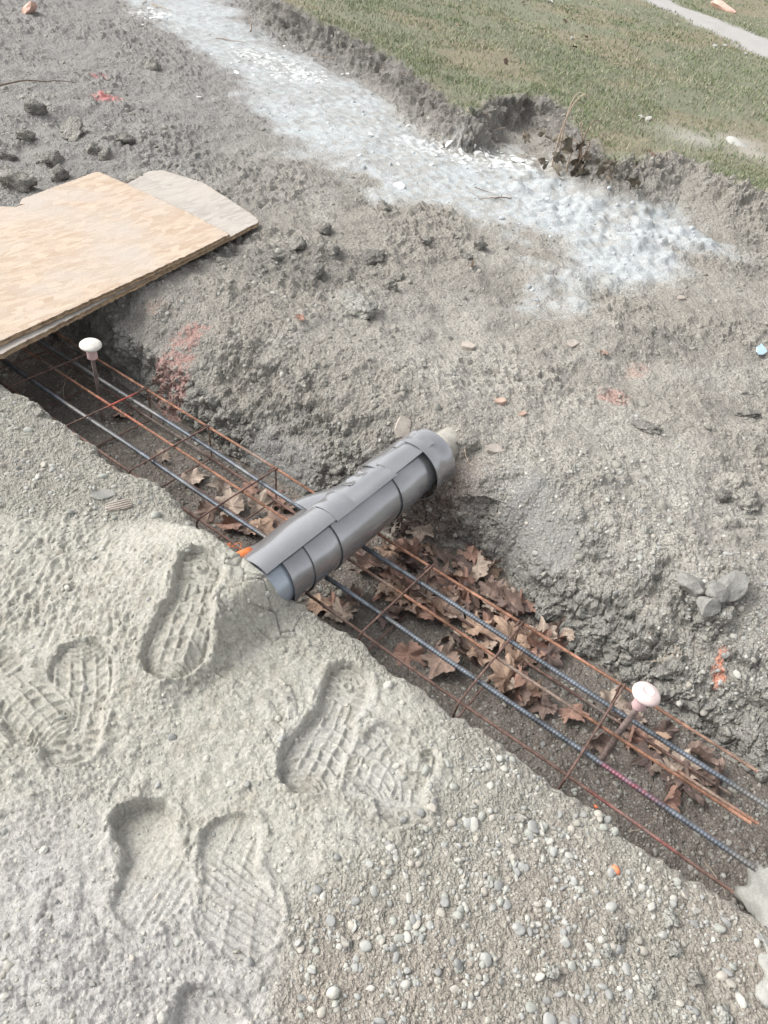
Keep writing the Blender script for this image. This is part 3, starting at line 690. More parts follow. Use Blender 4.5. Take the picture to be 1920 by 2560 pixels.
# seam strips lying on top
shell('seam_strip', -.47, -.205, 69, 146, .0905, .0975, M_PVC, thick=.003, seed=6, nf=20, flare=lambda t, q: .004*(1-q)+.016*sst(.7, 1, q)*sst(.4, 0, t))
shell('seam_strip', -.20, -.115, 66, 140, .0985, .098, M_PVC, thick=.003, seed=11, nf=20)
shell('seam_strip', -.125, .075, 66, 104, .0915, .0935, M_PVC, thick=.003, seed=7, nf=14, flare=lambda t, q: .004*(1-q))
shell('seam_strip', -.06, .02, 104, 132, .0935, .0935, M_PVC, thick=.003, seed=8, nf=10)
shell('seam_strip', .07, .275, 70, 112, .0975, .0985, M_PVC, thick=.003, seed=9, nf=14, flare=lambda t, q: .006*(1-q)*t)
shell('seam_strip', .19, .30, 108, 140, .094, .095, M_PVC, thick=.003, seed=10, nf=12)
V, F = tube([(-.425, .062, PZ+.062), (-.46, .068, PZ+.066), (-.50, .074, PZ+.058)], .017, 16, cap=True); obj('orange_sleeve_end', poly_mesh('orange_sleeve_end', V, F, M_ORANGE), pipe)
for k in range(4):
    p = [(-.44-.01*k+.012*math.sin(k*2+t*5), .088+.012*k*.4+.02*t, PZ+.066+.014*math.sin(t*3.1)+.002*k) for t in np.linspace(0, 1, 8)]
    V, F = tube(p, .0009, 5, cap=False); obj('red_thread', poly_mesh('red_thread', V, F, M_ORANGE), pipe)

# ------------------------------------------------------------------ OSB boards
def board(name, poly, z0, z1, m, label):
    root = tag(empty(name, (poly[0][0], poly[0][1], z0)), label, 'board')
    pts = []
    n = len(poly)
    for a in range(n):                                              # jagged outline
        p, q = np.array(poly[a][:2]), np.array(poly[(a+1) % n][:2]); L = np.linalg.norm(q-p); k = max(1, int(L/.012)); nr = np.array([-(q-p)[1], (q-p)[0]])/max(L, 1e-6)
        for i in range(k):
            s = p+(q-p)*i/k; jit = 0.0016 if i else 0; pts.append(s+nr*(random.gauss(0, jit)))
    bm = bmesh.new(); o0 = np.array(poly[0][:2])
    tilt = lambda p: -.0
    vt = [bm.verts.new((p[0]-o0[0], p[1]-o0[1], z1-z0)) for p in pts]; top = bm.faces.new(vt)
    vb = [bm.verts.new((p[0]-o0[0], p[1]-o0[1], 0)) for p in pts]; bot = bm.faces.new(vb[::-1])
    n = len(pts)
    bm.normal_update()
    if top.normal.z < 0: top.normal_flip(); bot.normal_flip()
    me = bpy.data.meshes.new('panel'); bm.to_mesh(me); bm.free(); me.materials.append(m); obj('panel', me, root)
    bm = bmesh.new()                                                # the cut edge, in three flaky layers
    for a, b, ou in ((0, .34, .0008), (.34, .68, .0026), (.68, 1, .0012)):
        ring = []
        c = np.mean(pts, axis=0)
        for i, p in enumerate(pts):
            d = pts[(i+1) % n]-pts[i-1]; nr = np.array([d[1], -d[0]])/max(np.linalg.norm(d), 1e-6)
            if nr@(p-c) < 0: nr = -nr
            e = p+nr*(ou+random.uniform(-.0008, .0014)); ring.append((bm.verts.new((e[0]-o0[0], e[1]-o0[1], (z1-z0)*a+.0004)), bm.verts.new((e[0]-o0[0], e[1]-o0[1], (z1-z0)*b-.0004))))
        for i in range(n):
            A, B = ring[i], ring[(i+1) % n]; bm.faces.new((A[0], B[0], B[1], A[1]))
    me = bpy.data.meshes.new('cut_edge'); bm.to_mesh(me); bm.free(); me.materials.append(M_WOODEDGE); obj('cut_edge', me, root)
    return root
ZB = .150
def bp(pts, z): return [tuple(unproj(a, b, z)[:2]) for a, b in pts]
lower = bp([(-420,1100),(645,556),(642,545),(560,490),(505,455),(405,425),(372,427),(300,470),(60,640)], ZB+.012)
board('osb_board', lower, ZB-.006, ZB+.012, M_OSB2, 'lower greyish weathered chipboard sheet jutting out from under the tan one')
upper = bp([(-420,1068),(0,852),(200,762),(480,632),(573,585),(470,531),(301,453),(249,430),(232,432),(55,497),(48,510),(62,511),(40,517),(0,516),(-260,560)], ZB+.032)
board('osb_board', upper, ZB+.0145, ZB+.032, M_OSB, 'upper tan chipboard sheet with a splintered back edge bridging the trench')
strip_ = bp([(-300,1022),(0,868),(330,712),(570,601),(560,592),(-300,1005)], ZB-.012)

# ------------------------------------------------------------------ loose stones
PEB_M = []
for k in range(14):
    pass
SHADES = [('pale cream', (.42,.41,.37)), ('mid grey', (.34,.34,.32)), ('dark grey', (.25,.25,.24)), ('tan', (.37,.345,.30)), ('greenish grey', (.33,.335,.30))]
FORMS = [('rounded', (1,.88,.62)), ('flat', (1,.8,.34)), ('long oval', (1,.55,.45)), ('lumpy', (1,.8,.6))]
for i_, (sn, sc_) in enumerate(SHADES):
    mm = mat('pebble_'+sn.replace(' ', '_'), base=sc_, rough=.8, noise=[(45,.86,1.12),(400,.9,1.1)], bump=[(300,.0008,.5)])
    for j_, (fn_, fs) in enumerate(FORMS+[('angular', (1,.8,.6))]):
        v = I3[0]*(1+(.30 if fn_ == 'lumpy' else .16)*fbm(I3[0][:, 0], I3[0][:, 1], I3[0][:, 2], s=.9, o=2, seed=100+i_*7+j_)[:, None])*np.array(fs)
        if fn_ == 'angular': v = rock_shape(I3, 900+i_, 10, .06)[0]
        PEB_M.append((sn, fn_, raw_mesh('pebble', v, I3[1], mm)))
MARKS_NEAR = [(1330,1880,'by the orange painted pebble'),(1287,1743,'by the tiny orange pebble'),(880,1730,'beside the boot print at the edge of the gravel'),(1240,1640,'at the trench edge below the stirrup'),(1000,1520,'on the sandy trench edge left of the stirrups'),(257,1096,'beside the ribbed brick fragment'),(80,960,'on the gritty edge left of the white capped stake'),(640,1960,'where the gravel meets the sand'),(700,2150,'at the bottom middle of the photo'),(950,2120,'on the bare brown patch at the bottom'),(1200,2120,'right of the bottom middle'),(1500,2130,'in the bottom right corner'),(1450,1990,'below the end of the near red bar'),(1120,1780,'around the lumpy clod under the bars'),(900,1900,'right of the deep boot print'),(1120,1950,'in the middle of the near gravel'),(150,1300,'on the scraped sand at the left'),(500,1600,'on the sand between the boot prints'),(150,2000,'on the sand in the lower left')]
MARKS_FAR = [(1570,1270,'beside the angular rocks on the right slope'),(1560,1420,'above the orange paint on the right slope'),(1000,980,'beside the pipe end'),(1330,1080,'on the pebbly crest of the right slope'),(770,672,'around the largest pale clod'),(500,720,'on the rubble slope above the cage'),(1330,860,'near the red paint on the far ground'),(1600,800,'near the blue shard'),(700,480,'between the boards and the lime'),(1150,700,'below the lime streak'),(1500,1050,'on the dry ground at the right'),(1150,1000,'on the dry ground right of the pipe'),(150,300,'in the rubble behind the boards'),(870,930,'by the pinkish flat stone'),(1300,1400,'on the face of the right slope')]
MARKS_TR = [(960,1330,'among the drifted leaves'),(1120,1500,'by the tent-shaped leaf'),(1250,1560,'by the pink capped stake'),(1500,1750,'at the right end of the bars'),(1000,1480,'under the near bars'),(450,1050,'by the pale leaf left of the pipe'),(250,950,'by the foot of the white capped stake'),(560,1130,'on the floor just left of the pipe'),(1350,1750,'beside the red painted bar')]
def mark(a, b, L): return min(L, key=lambda m_: (m_[0]-a)**2+(m_[1]-b)**2)[2]
def zone_density(a, b):
    """how gravelly the place under display pixel (a, b) is: pebbles, crumbs"""
    return
gx = lambda a, b, c, d, r: math.exp(-((a-c)**2+(b-d)**2)/r**2)
EDGE = [(a/DS, b/DS) for a, b in [(0,990),(100,1030),(220,1140),(330,1200),(440,1250),(540,1370),(680,1470),(750,1560),(900,1600),(1000,1690),(1110,1770),(1250,1870),(1380,1960),(1480,1990),(1570,2110),(1690,2190),(1800,2240),(1840,2290),(1930,2300)]]
def below_edge(a, b):
    return b - np.interp(a, [e[0] for e in EDGE], [e[1] for e in EDGE])
def peb_w(a, b, reg):
    be = below_edge(a, b)
    if reg in ('trench_floor',): return .5
    if be > -5:
        if reg == 'sand_bed': return .03+.25*gx(a, b, 100, 1130, 120)
        w = .55*gx(a, b, 940, 1980, 330)+.9*gx(a, b, 1060, 1830, 170)+.6*gx(a, b, 1400, 2050, 260)+.5*gx(a, b, 1150, 1600, 130)+1.5*gx(a, b, 90, 970, 190)+1.0*gx(a, b, 330, 1080, 120)+.5*gx(a, b, 760, 1990, 130)+.35*gx(a, b, 1250, 1800, 160)
        w *= .07+1.9*max(0, .18+NZ(a, b)); return w
    if reg in ('lawn_soil', 'footpath', 'lime_powder'): return .02
    w = .7*gx(a, b, 1300, 1080, 90)+2.6*gx(a, b, 1580, 1360, 130)+2.0*gx(a, b, 1360, 1090, 110)+1.2*gx(a, b, 1200, 1060, 80)+.5*gx(a, b, 1180, 1080, 110)+.4*gx(a, b, 1090, 1000, 110)+.35*gx(a, b, 500, 700, 160)+.5*gx(a, b, 380, 620, 90)
    return .10+w*(.4+max(0, NZ(a, b)+.3))
def NZ(a, b): return float(_nz[int(b/6) % 500, int(a/6+50) % 500])
_gx, _gy = np.meshgrid(np.arange(500)*6.-300, np.arange(500)*6.); _nz = fbm(_gx, _gy, s=1/70., o=3, seed=200)
class Bag:
    def __init__(s): s.V, s.F, s.C, s.n = [], [], [], 0
    def add(s, V, F, c):
        s.V.append(V); s.F.append(F+s.n); s.C.append(np.broadcast_to(c, V.shape)); s.n += len(V)
    def build(s, name, m):
        return obj(name, raw_mesh(name, np.concatenate(s.V), np.concatenate(s.F), m, np.concatenate(s.C)))
PEBC = np.array([(.32,.315,.29),(.40,.395,.36),(.29,.29,.27),(.42,.41,.37),(.35,.35,.33),(.36,.34,.30),(.31,.31,.30),(.37,.365,.33)])
shapes1 = [pebble_shape(I1, 300+k) if k % 2 else rock_shape(I1, 300+k, 4, .2) for k in range(10)]; shapes2 = [pebble_shape(I2, 320+k) if k % 3 else rock_shape(I2, 320+k, 8, .1) for k in range(10)]
def rotm(n, flat=.35):
    q = np.array(align(n, random.uniform(0, 6.28))); e = np.array(Euler((random.gauss(0, flat), random.gauss(0, flat), 0)).to_matrix()); return q@e
cands = []
tries = 0
while len(cands) < 15000 and tries < 90000:
    tries += 1
    a, b = random.uniform(-80, 1740), random.uniform(560 if random.random() < .97 else 0, 2290)
    if b < 600 and random.random() < .6: continue
    h = atd(a, b)
    if not h: continue
    if random.random() > peb_w(a, b, h[3]): continue
    near = below_edge(a, b) > -5 and h[3] != 'trench_floor'
    s = min(.0098, .0021*math.exp(random.gauss(0, .55)))*(1.25 if near else (1.0 if h[3] != 'trench_floor' else .9))
    cands.append((s/h[0]*(1 if -10 < a < 1669 and b < 2222 else .3), s, h, a, b))
# extra hand-counted larger ones on the near side
for a, b, s in [(910,1755,.011),(1030,1810,.0105),(960,1825,.009),(1190,1835,.0085),(930,1700,.010),(980,1700,.011),(870,1770,.011),(1060,1700,.010),(1035,1735,.011),(1130,1745,.009),(1060,1900,.010),(790,2045,.012),(850,1990,.009),(910,1920,.008),(960,1950,.012),(840,1885,.008),(1115,1895,.008),(1185,1955,.009),(1320,1960,.012),(1365,1970,.010),(1430,2020,.011),(1300,2030,.009),(1400,1330*1.45,.009),(1560,2110,.011),(1600,2160,.014),(1210,1760,.010),(720,2145,.012),(650,2050,.009),(1460,1905,.011),(1290,2080,.009),(1330,1280,.013),(1080,1110,.010),(965,1000,.010),(1560,850,.010),(590,635,.014),(735,645,.010),(1585,1375,.010),(1140,1360,.010),(1235,1490,.010)]:
    h = atd(a, b)
    if h: cands.append((s*.82/h[0]*1.2, s*.82, h, a, b))
cands.sort(key=lambda c: -c[0])
gravel = Bag()
for k, (_, s, h, a, b) in enumerate(cands):
    loc, nr = h[1], h[2]
    if k < 300:
        sn, fn_, me_ = random.choice(PEB_M); o = obj('pebble', me_); o.rotation_mode = 'XYZ'
        R3 = Matrix(rotm(nr, .2).tolist()); q = s*random.uniform(1.05, 1.3)
        o.matrix_world = Matrix.Translation(loc+nr*s*.1) @ R3.to_4x4() @ Matrix.Diagonal((q, q, q, 1))
        be = below_edge(a, b)
        if h[3] == 'trench_floor': tag(o, f'{sn} {fn_} pebble on the trench floor {mark(a, b, MARKS_TR)}', 'pebble', 'pebbles on the trench floor')
        elif be > -5: tag(o, f'{sn} {fn_} pebble {mark(a, b, MARKS_NEAR)}', 'pebble', 'pebbles on the near ground')
        else: tag(o, f'{sn} {fn_} pebble {mark(a, b, MARKS_FAR)}', 'pebble', 'pebbles on the far ground')
    else:
        V0, F0 = (shapes2 if k < 1800 else shapes1)[random.randrange(10)]
        V1 = (V0*s*random.uniform(1.05, 1.35))@rotm(nr).T + np.array(loc+nr*s*.0)
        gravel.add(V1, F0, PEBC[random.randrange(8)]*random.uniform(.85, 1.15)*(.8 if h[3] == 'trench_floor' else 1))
tag(gravel.build('gravel', M_STUFF), 'small rounded gravel strewn over the soil on both sides of the trench', 'gravel', kind='stuff')

# crumbs of soil: stuff
crumb = Bag(); cl1 = [rock_shape(I1, 400+k, 4, .3) for k in range(8)]; cl2 = [clod_shape(I2, 420+k, .45) for k in range(8)]
def crumb_w(a, b, reg):
    if reg == 'lawn_soil' or reg == 'footpath': return .01
    if reg == 'lime_powder': return .22
    if reg == 'sand_bed': return .10
    be = below_edge(a, b)
    if reg == 'trench_floor': return .5
    if be > -5: return .45*(.3+max(0, NZ(b, a)+.3))
    return .35+1.2*max(0, NZ(a+300, b)+.1)+.6*gx(a, b, 150, 300, 160)+.6*gx(a, b, 760, 610, 130)
n = 0; tries = 0
while n < 26000 and tries < 120000:
    tries += 1
    a, b = random.uniform(-80, 1740), random.uniform(-30, 2290)
    if random.random() > min(1, .3+b/1400): continue
    h = atd(a, b)
    if not h or random.random() > crumb_w(a, b, h[3]): continue
    big = h[0]/2.2
    s = min(.022, .0027*math.exp(random.gauss(0, .55))*min(2.6, max(.8, big)))
    V0, F0 = (cl2 if s/h[0] > .0034 else cl1)[random.randrange(8)]
    u = h[1]
    base = np.array([.25,.24,.212]) if h[3] not in ('lime_powder', 'sand_bed') else (np.array([.38,.40,.41]) if h[3] == 'lime_powder' else C_SAND)
    if below_edge(a, b) > -5 and h[3] != 'sand_bed' and h[3] != 'trench_floor': base = C_GRIT
    V1 = (V0*s)@rotm(h[2]).T+np.array(h[1]-h[2]*s*.1)
    crumb.add(V1, F0, base*random.uniform(.85, 1.25)); n += 1
tag(crumb.build('soil_crumbs', M_STUFF), 'loose crumbs of grey soil scattered over the dug ground', 'soil crumbs', kind='stuff')

# ------------------------------------------------------------------ larger clods, rubble, each its own thing
def put(name, a, b, size, shape, m, label, cat, seed, sub=I3, sc=(1,1,1), spin=None, group=None, sink=.55, flat=.2):
    h = atd(a, b)
    if not h: return
    fn = {'clod': clod_shape, 'rock': rock_shape, 'pebble': pebble_shape}[shape]
    V, F = fn(sub, seed); V = V*np.array(sc)
    o = obj(name, raw_mesh(name, V*size, F, m, smooth=(shape != 'rock')))
    nr = (h[2]+Vector((0, 0, 1))*.6).normalized()
    R3 = align(nr, spin if spin is not None else seed*1.7) @ Euler((random.gauss(0, flat), random.gauss(0, flat), 0)).to_matrix()
    o.matrix_world = Matrix.Translation(h[1]+Vector((0, 0, size*(sink*.5-.12)))) @ R3.to_4x4()
    tag(o, label, cat, group); return o
put('clod', 770, 672, .085, 'clod', M_ROCKP, 'largest pale earth clod on the soil above the trench', 'clod', 11, I4, sc=(1.1,.8,.8))
put('clod', 845, 625, .05, 'clod', M_ROCK, 'fist-sized grey clod just behind the largest pale clod', 'clod', 12, I4)
put('clod', 800, 560, .055, 'clod', M_CLODD, 'dark crumbly clod between the largest clod and the lime streak', 'clod', 13, I4)
put('clod', 160, 290, .10, 'clod', M_ROCK, 'long flat grey clod below the red paint mark on the far left', 'clod', 14, I4, sc=(1.2,.7,.5))
for k, (a, b, s) in enumerate([(75,240,.06),(35,400,.09),(120,350,.07),(230,340,.05),(270,305,.06),(60,300,.06),(130,385,.06),(200,325,.045),(20,345,.06),(325,148,.07),(330,400,.045),(290,390,.05)]):
    put('clod', a, b, s, 'clod', M_ROCK if k % 2 else M_CLODD, 'grey earth clod in the rubble behind the boards on the left', 'clod', 20+k, I3, group='clods behind the boards')
for k, (a, b, s) in enumerate([(640,530,.05),(700,500,.05),(720,540,.04),(690,590,.035),(860,600,.03),(920,520,.03),(1035,530,.045),(600,560,.03),(830,450,.05),(1010,560,.03)]):
    put('clod', a, b, s, 'clod', M_CLODD if k % 2 else M_ROCK, 'small grey clod on the churned soil between boards and lime', 'clod', 40+k, I3, group='clods on the churned soil')
rk = [(1490,1270,.040),(1545,1285,.036),(1575,1275,.043),(1525,1315,.035),(1415,1140,.022),(1450,1190,.030),(1495,1200,.028),(1410,1185,.018)]
put('rock', *rk[2][:2], rk[2][2]*1.15, 'rock', M_STONE, 'biggest angular grey rock in the cluster on the right slope', 'rock', 61, I3, sink=1.0)
put('rock', *rk[0][:2], rk[0][2]*1.15, 'rock', M_STONE, 'angular grey rock at the left of the cluster on the right slope', 'rock', 62, I3, sink=1.0)
put('rock', *rk[1][:2], rk[1][2]*1.15, 'rock', M_STONE, 'middle grey rock wedged between two bigger rocks on the right slope', 'rock', 63, I3, sink=1.0)
put('rock', *rk[3][:2], rk[3][2]*1.15, 'rock', M_STONE, 'flat grey rock lying in front of the cluster on the right slope', 'rock', 64, I3, sink=1.0)
put('rock', 1395, 1148, .021, 'rock', M_ROCKP, 'pale angular stone alone above the right slope', 'rock', 65, I3)
put('rock', 1560, 1075, .03, 'clod', M_CLODD, 'dark clod at the right edge above the rock cluster', 'clod', 66, I3)
put('clod', 1615, 1085, .05, 'clod', M_ROCK, 'grey clod cut by the right edge of the photo', 'clod', 67, I4)
put('clod', 1615, 895, .045, 'clod', M_CLODD, 'dark damp clod beside the blue shard on the right', 'clod', 68, I4, sc=(1.2,.8,.6))
put('clod', 1395, 925, .045, 'clod', M_CLODD, 'dark damp clod in the middle of the dry far ground', 'clod', 69, I4, sc=(1.2,.8,.6))
put('clod', 1240, 1275, .018, 'clod', M_ROCK, 'small clod at the foot of the far wall', 'clod', 70)
for k, (a, b, s) in enumerate([(1125,1770,.019),(1445,1985,.020),(1455,2050,.017),(1340,2015,.020),(1310,2060,.016),(1190,2100,.014),(1500,2115,.018),(1560,2190,.024),(1400,2140,.014),(745,2045,.016)]):
    put('clod', a, b, s, 'clod', M_ROCKP if k % 3 else M_ROCK, 'lumpy earth clod among the pebbles on the near gravel', 'clod', 80+k, I3, group='clods on the near gravel')
put('rock', 85, 895, .024, 'rock', M_ROCK, 'grey angular stone at the near trench edge on the far left', 'rock', 95)
put('pebble', 1330, 1880, .0095, 'pebble', M_ORPAINT, 'orange painted pebble on the gravel on the near side', 'pebble', 96, I2)
put('pebble', 1287, 1743, .006, 'pebble', M_ORPAINT, 'tiny faded orange pebble at the near trench edge below the bars', 'pebble', 97, I2)
# pale concrete lump at the end of the trench
put('concrete_lump', 1668, 1975, .115, 'clod', M_CONC, 'large whitish concrete lump at the lower right edge closing the trench', 'concrete', 98, I4, sc=(1,.9,1.0), sink=.4, flat=.1)
put('concrete_lump', 1700, 2110, .10, 'clod', M_CONC, 'second pale concrete lump below the large one at the lower right edge', 'concrete', 101, I4, sc=(1,.8,.6), sink=.1)

def slab(name, a, b, sx, sy, sz, m, label, cat, spin, tilt=(0,0), ridges=0, z=.0):
    h = atd(a, b)
    if not h: return
    rs = random.Random(int(a*7+b)); bm = bmesh.new()
    n = 9; top = []
    ang = sorted([i*2*math.pi/n+rs.uniform(-.2, .2) for i in range(n)])
    for t in ang:
        c, s_ = math.cos(t), math.sin(t); k = 1/max(abs(c), abs(s_))**.85
        top.append((c*k*sx*rs.uniform(.9, 1.02), s_*k*sy*rs.uniform(.88, 1.02)))
    vt = [bm.verts.new((x, y, sz/2+rs.uniform(-.1, .1)*sz)) for x, y in top]; vb = [bm.verts.new((x*.96, y*.96, -sz/2)) for x, y in top]
    bm.faces.new(vt); bm.faces.new(vb[::-1])
    for i in range(n): bm.faces.new((vt[i], vb[i], vb[(i+1) % n], vt[(i+1) % n]))
    if ridges:
        for i in range(ridges):
            y = (i+.5)/ridges*2*sy*.9-sy*.9; q = .3*sy/ridges
            co = [(-sx*.88, y-q, sz*.44), (sx*.88, y-q, sz*.44), (sx*.88, y+q, sz*.44), (-sx*.88, y+q, sz*.44)]
            lo = [bm.verts.new(c) for c in co]; hi = [bm.verts.new((c[0], (c[1]-y)*.7+y, sz*.44+sz*.25)) for c in co]
            bm.faces.new(hi); [bm.faces.new((lo[j], lo[(j+1) % 4], hi[(j+1) % 4], hi[j])) for j in range(4)]
    bmesh.ops.recalc_face_normals(bm, faces=bm.faces); bmesh.ops.bevel(bm, geom=[e for e in bm.edges], offset=sz*.07, segments=2, affect='EDGES') if not ridges else None
    me = bpy.data.meshes.new(name); bm.to_mesh(me); bm.free(); me.materials.append(m); o = obj(name, me)
    nr = (h[2]*.5+Vector((0, 0, 1))).normalized()
    o.matrix_world = Matrix.Translation(h[1]+Vector((0, 0, sz*.35+z))) @ (align(nr, spin) @ Euler((*tilt, 0)).to_matrix()).to_4x4()
    return tag(o, label, cat)
slab('brick_fragment', 257, 1096, .036, .018, .012, M_BRICK2, 'pinkish ribbed brick fragment beside the white chunk near the sand', 'brick', -.35, ridges=4)
slab('concrete_chunk', 222, 1072, .034, .014, .014, M_CONC, 'white plaster chunk propped against the ribbed brick fragment near the sand', 'rubble', .15, tilt=(.3, .1))
slab('brick_fragment', 1068, 972, .036, .019, .012, M_BRICK2, 'dusty rectangular brick piece lying right above the pipe end', 'brick', .55, tilt=(.2, .1))
slab('brick_fragment', 1080, 870, .022, .016, .014, M_BRICK, 'reddish brick piece with pale top, upper left of the pair on the far ground', 'brick', .2, tilt=(-.2,0))
slab('brick_fragment', 1127, 896, .022, .010, .010, M_BRICK, 'slim reddish brick sliver, lower right of the pair on the far ground', 'brick', -.5)
slab('stone_slab', 868, 928, .042, .026, .018, M_BRICK2, 'pinkish flat stone left above the pipe end', 'stone', .9, tilt=(.2, -.2))
slab('stone_slab', 1010, 750, .030, .020, .016, M_BRICK2, 'pale pinkish flat stone half set in the dry far ground', 'stone', .3)
slab('brick_fragment', 1235, 745, .03, .02, .012, M_BRICK2, 'reddish crumbled fragment beside the curled leaf on the far ground', 'brick', 1.0)
slab('brick_fragment', 1470, 645, .02, .014, .01, M_BRICK2, 'small pinkish fragment below the tip of the lime pile', 'brick', .5)
slab('glass_shard', 1643, 757, .030, .022, .007, M_BLUE, 'pale blue shard at the right edge of the photo', 'shard', 1.3, tilt=(.5, 0))
put('stone', 65, 28, .11, 'rock', M_PINKROCK, 'pinkish stone in the top left corner of the photo', 'stone', 111, I3, sc=(1.2,.9,.5))
put('rubble_piece', 1560, 21, .17, 'rock', M_PINKROCK, 'pink piece of rubble on the grass beyond the footpath', 'rubble', 112, I3, sc=(1.3,.7,.5), spin=-.6)
put('stone', 1602, 314, .13, 'pebble', M_CONC, 'white rounded stone half buried in the lawn at the right', 'stone', 113, I3, sc=(1.1,.9,.8), sink=-.2)
slab('brick_fragment', 700, 1075, .01, .006, .006, M_ORPAINT, 'tiny orange chip beside the pipe end', 'chip', .3) if False else None
for k, (a, b) in enumerate([(1235,84),(1565,99),(1543,102),(1610,118),(1385,255),(1400,260)]):
    put('lawn_stone', a, b, .028+.004*(k % 3), 'rock', M_CONC, 'small white stone lying in the grass of the lawn', 'stone', 120+k, I2, sink=.5)
    for o in list(bpy.data.objects)[-1:]: pass
for o in bpy.data.objects:
    if o.name.startswith('lawn_stone'): o['group'] = 'white stones on the lawn'

# lime flakes
fl = [(1120,348,.060),(860,403,.050),(1080,352,.03),(1000,353,.03),(1095,360,.025),(800,290,.03),(1050,335,.03),(970,310,.03),(1015,345,.025),(1140,362,.025),(912,321,.02),(880,272,.02),(1175,350,.03),(1030,330,.022),(930,357,.02),(1060,345,.024),(985,338,.024),(1105,338,.024),(510,157,.03),(860,355,.02),(430,210,.025)]
rs = random.Random(5)
for _ in range(110):
    c = rs.choice([(1080,350,70,14),(1000,330,60,12),(620,150,60,18),(660,165,60,14),(540,120,60,20),(340,30,40,20)]); fl.append((rs.gauss(c[0], c[2]*.6), rs.gauss(c[1], c[3]*.6), rs.uniform(.010, .022)))
FLM = []
for k in range(5):
    V, F = rock_shape(I2, 500+k, cuts=10, rough=.1); V = V*np.array([1, .75, .28]); FLM.append(raw_mesh('lime_flake', V, F, M_LIME, smooth=False))
for k, (a, b, s) in enumerate(fl):
    h = atd(a, b)
    if not h: continue
    o = obj('lime_flake', FLM[k % 5]); o.matrix_world = Matrix.Translation(h[1]+Vector((0,0,s*.1))) @ Matrix(rotm(h[2], .15).tolist()).to_4x4() @ Matrix.Diagonal((s, s, s, 1))
    if k == 0: tag(o, 'widest white lime flake at the right end of the chip drift', 'lime flake')
    elif k == 1: tag(o, 'thick white lime lump alone on the soil below the streak', 'lime flake')
    else: tag(o, ('broad' if s > .018 else 'middling' if s > .014 else 'tiny')+' '+['lumpy', 'flat', 'pointed', 'squarish', 'thin'][k % 5]+' white lime chip '+mark(a, b, [(1120,355,'at the right end of the chip drift'),(1040,350,'in the middle of the chip drift'),(960,330,'at the left end of the chip drift'),(590,135,'in the upper left of the far chip patch'),(650,165,'in the lower right of the far chip patch'),(340,30,'at the top end of the powder streak'),(820,330,'alone on the flat powder')]), 'lime flake', 'lime chips on the powder')

# ------------------------------------------------------------------ leaves
def leaf_mesh(seed, kind='plane'):
    r = np.random.default_rng(seed); n = 72; th = np.linspace(0, 2*np.pi, n, endpoint=False)
    tips = [(90,1.0),(38,.92),(142,.92),(-14,.70),(194,.70)] if kind == 'plane' else [(90,1.0)]
    rad = np.full(n, .58 if kind == 'plane' else .42)
    for a, L in tips:
        a = math.radians(a+r.uniform(-5, 5)); d = np.abs((th-a+np.pi) % (2*np.pi)-np.pi); L *= r.uniform(.88, 1.08)
        rad = np.maximum(rad, L*np.clip(1-.55*(d/(.40 if kind == 'plane' else 1.2))**.95, 0, 1))
    rad *= 1+.045*np.sign(np.sin(th*17+r.uniform(0, 6)))*(rad > .4)
    dd = np.abs((th-1.5*np.pi+np.pi) % (2*np.pi)-np.pi); rad *= 1-.45*np.exp(-(dd/.22)**2)
    V = [(0, 0, 0)]; F = []
    for k, q in enumerate((.28, .55, .8, 1.)):
        for i in range(n): V.append((q*rad[i]*math.cos(th[i]), q*rad[i]*math.sin(th[i]), 0))
    V = np.array(V); 
    for i in range(n):
        j = (i+1) % n; F.append((0, 1+i, 1+j))
        for k in range(3): F.append((1+k*n+i, 1+(k+1)*n+i, 1+(k+1)*n+j, 1+k*n+j))
    veins = np.zeros(len(V)); ang = np.arctan2(V[:, 1], V[:, 0]); rr = np.hypot(V[:, 0], V[:, 1])
    for a, L in tips:
        d = np.abs((ang-math.radians(a)+np.pi) % (2*np.pi)-np.pi)*rr; veins = np.maximum(veins, np.exp(-(d/.03)**2))
    x, y = V[:, 0].copy(), V[:, 1].copy(); c1, c2 = r.uniform(-.1, .6), r.uniform(-.2, .5)
    V[:, 2] = c1*np.abs(x)**1.6 + c2*.5*(y-.1)**2*np.sign(r.uniform(-.3, 1)) + .22*fbm(x, y, s=1.7, o=3, seed=seed) + .03*veins
    if r.random() < .35:                                            # one side folded over
        t = np.clip(x-.12, 0, None); V[:, 0] -= t*1.1; V[:, 2] += t*.9
    s0 = len(V); pts = [(0.0, -.30*q-.12, .05*math.sin(q*2)) for q in np.linspace(0, 1, 6)] if kind == 'plane' else [(0, -.3-.3*q, 0) for q in np.linspace(0, 1, 4)]
    tv, tf = tube(pts, .014, 5, cap=False)
    F += [tuple(int(i)+s0 for i in f) for f in tf]; V = np.concatenate([V, tv])
    br = [(.27,.195,.155),(.20,.145,.12),(.35,.245,.18),(.15,.110,.096),(.36,.29,.235),(.29,.18,.14)][seed % 6]
    c = np.array(br)[None]*(1+.25*np.concatenate([veins, np.zeros(len(tv))]))[:, None]*(1+.25*perlin(V[:, 0], V[:, 1], s=3, seed=seed))[:, None]
    return poly_mesh('leaf', V, F, M_LEAF, np.clip(c, .02, .8))
ADJ = ['mid brown', 'dark brown', 'tan', 'blackish brown', 'pale beige', 'reddish brown']
LEAFM = [leaf_mesh(k) for k in range(12)]; OVALM = [leaf_mesh(40+k, 'oval') for k in range(3)]
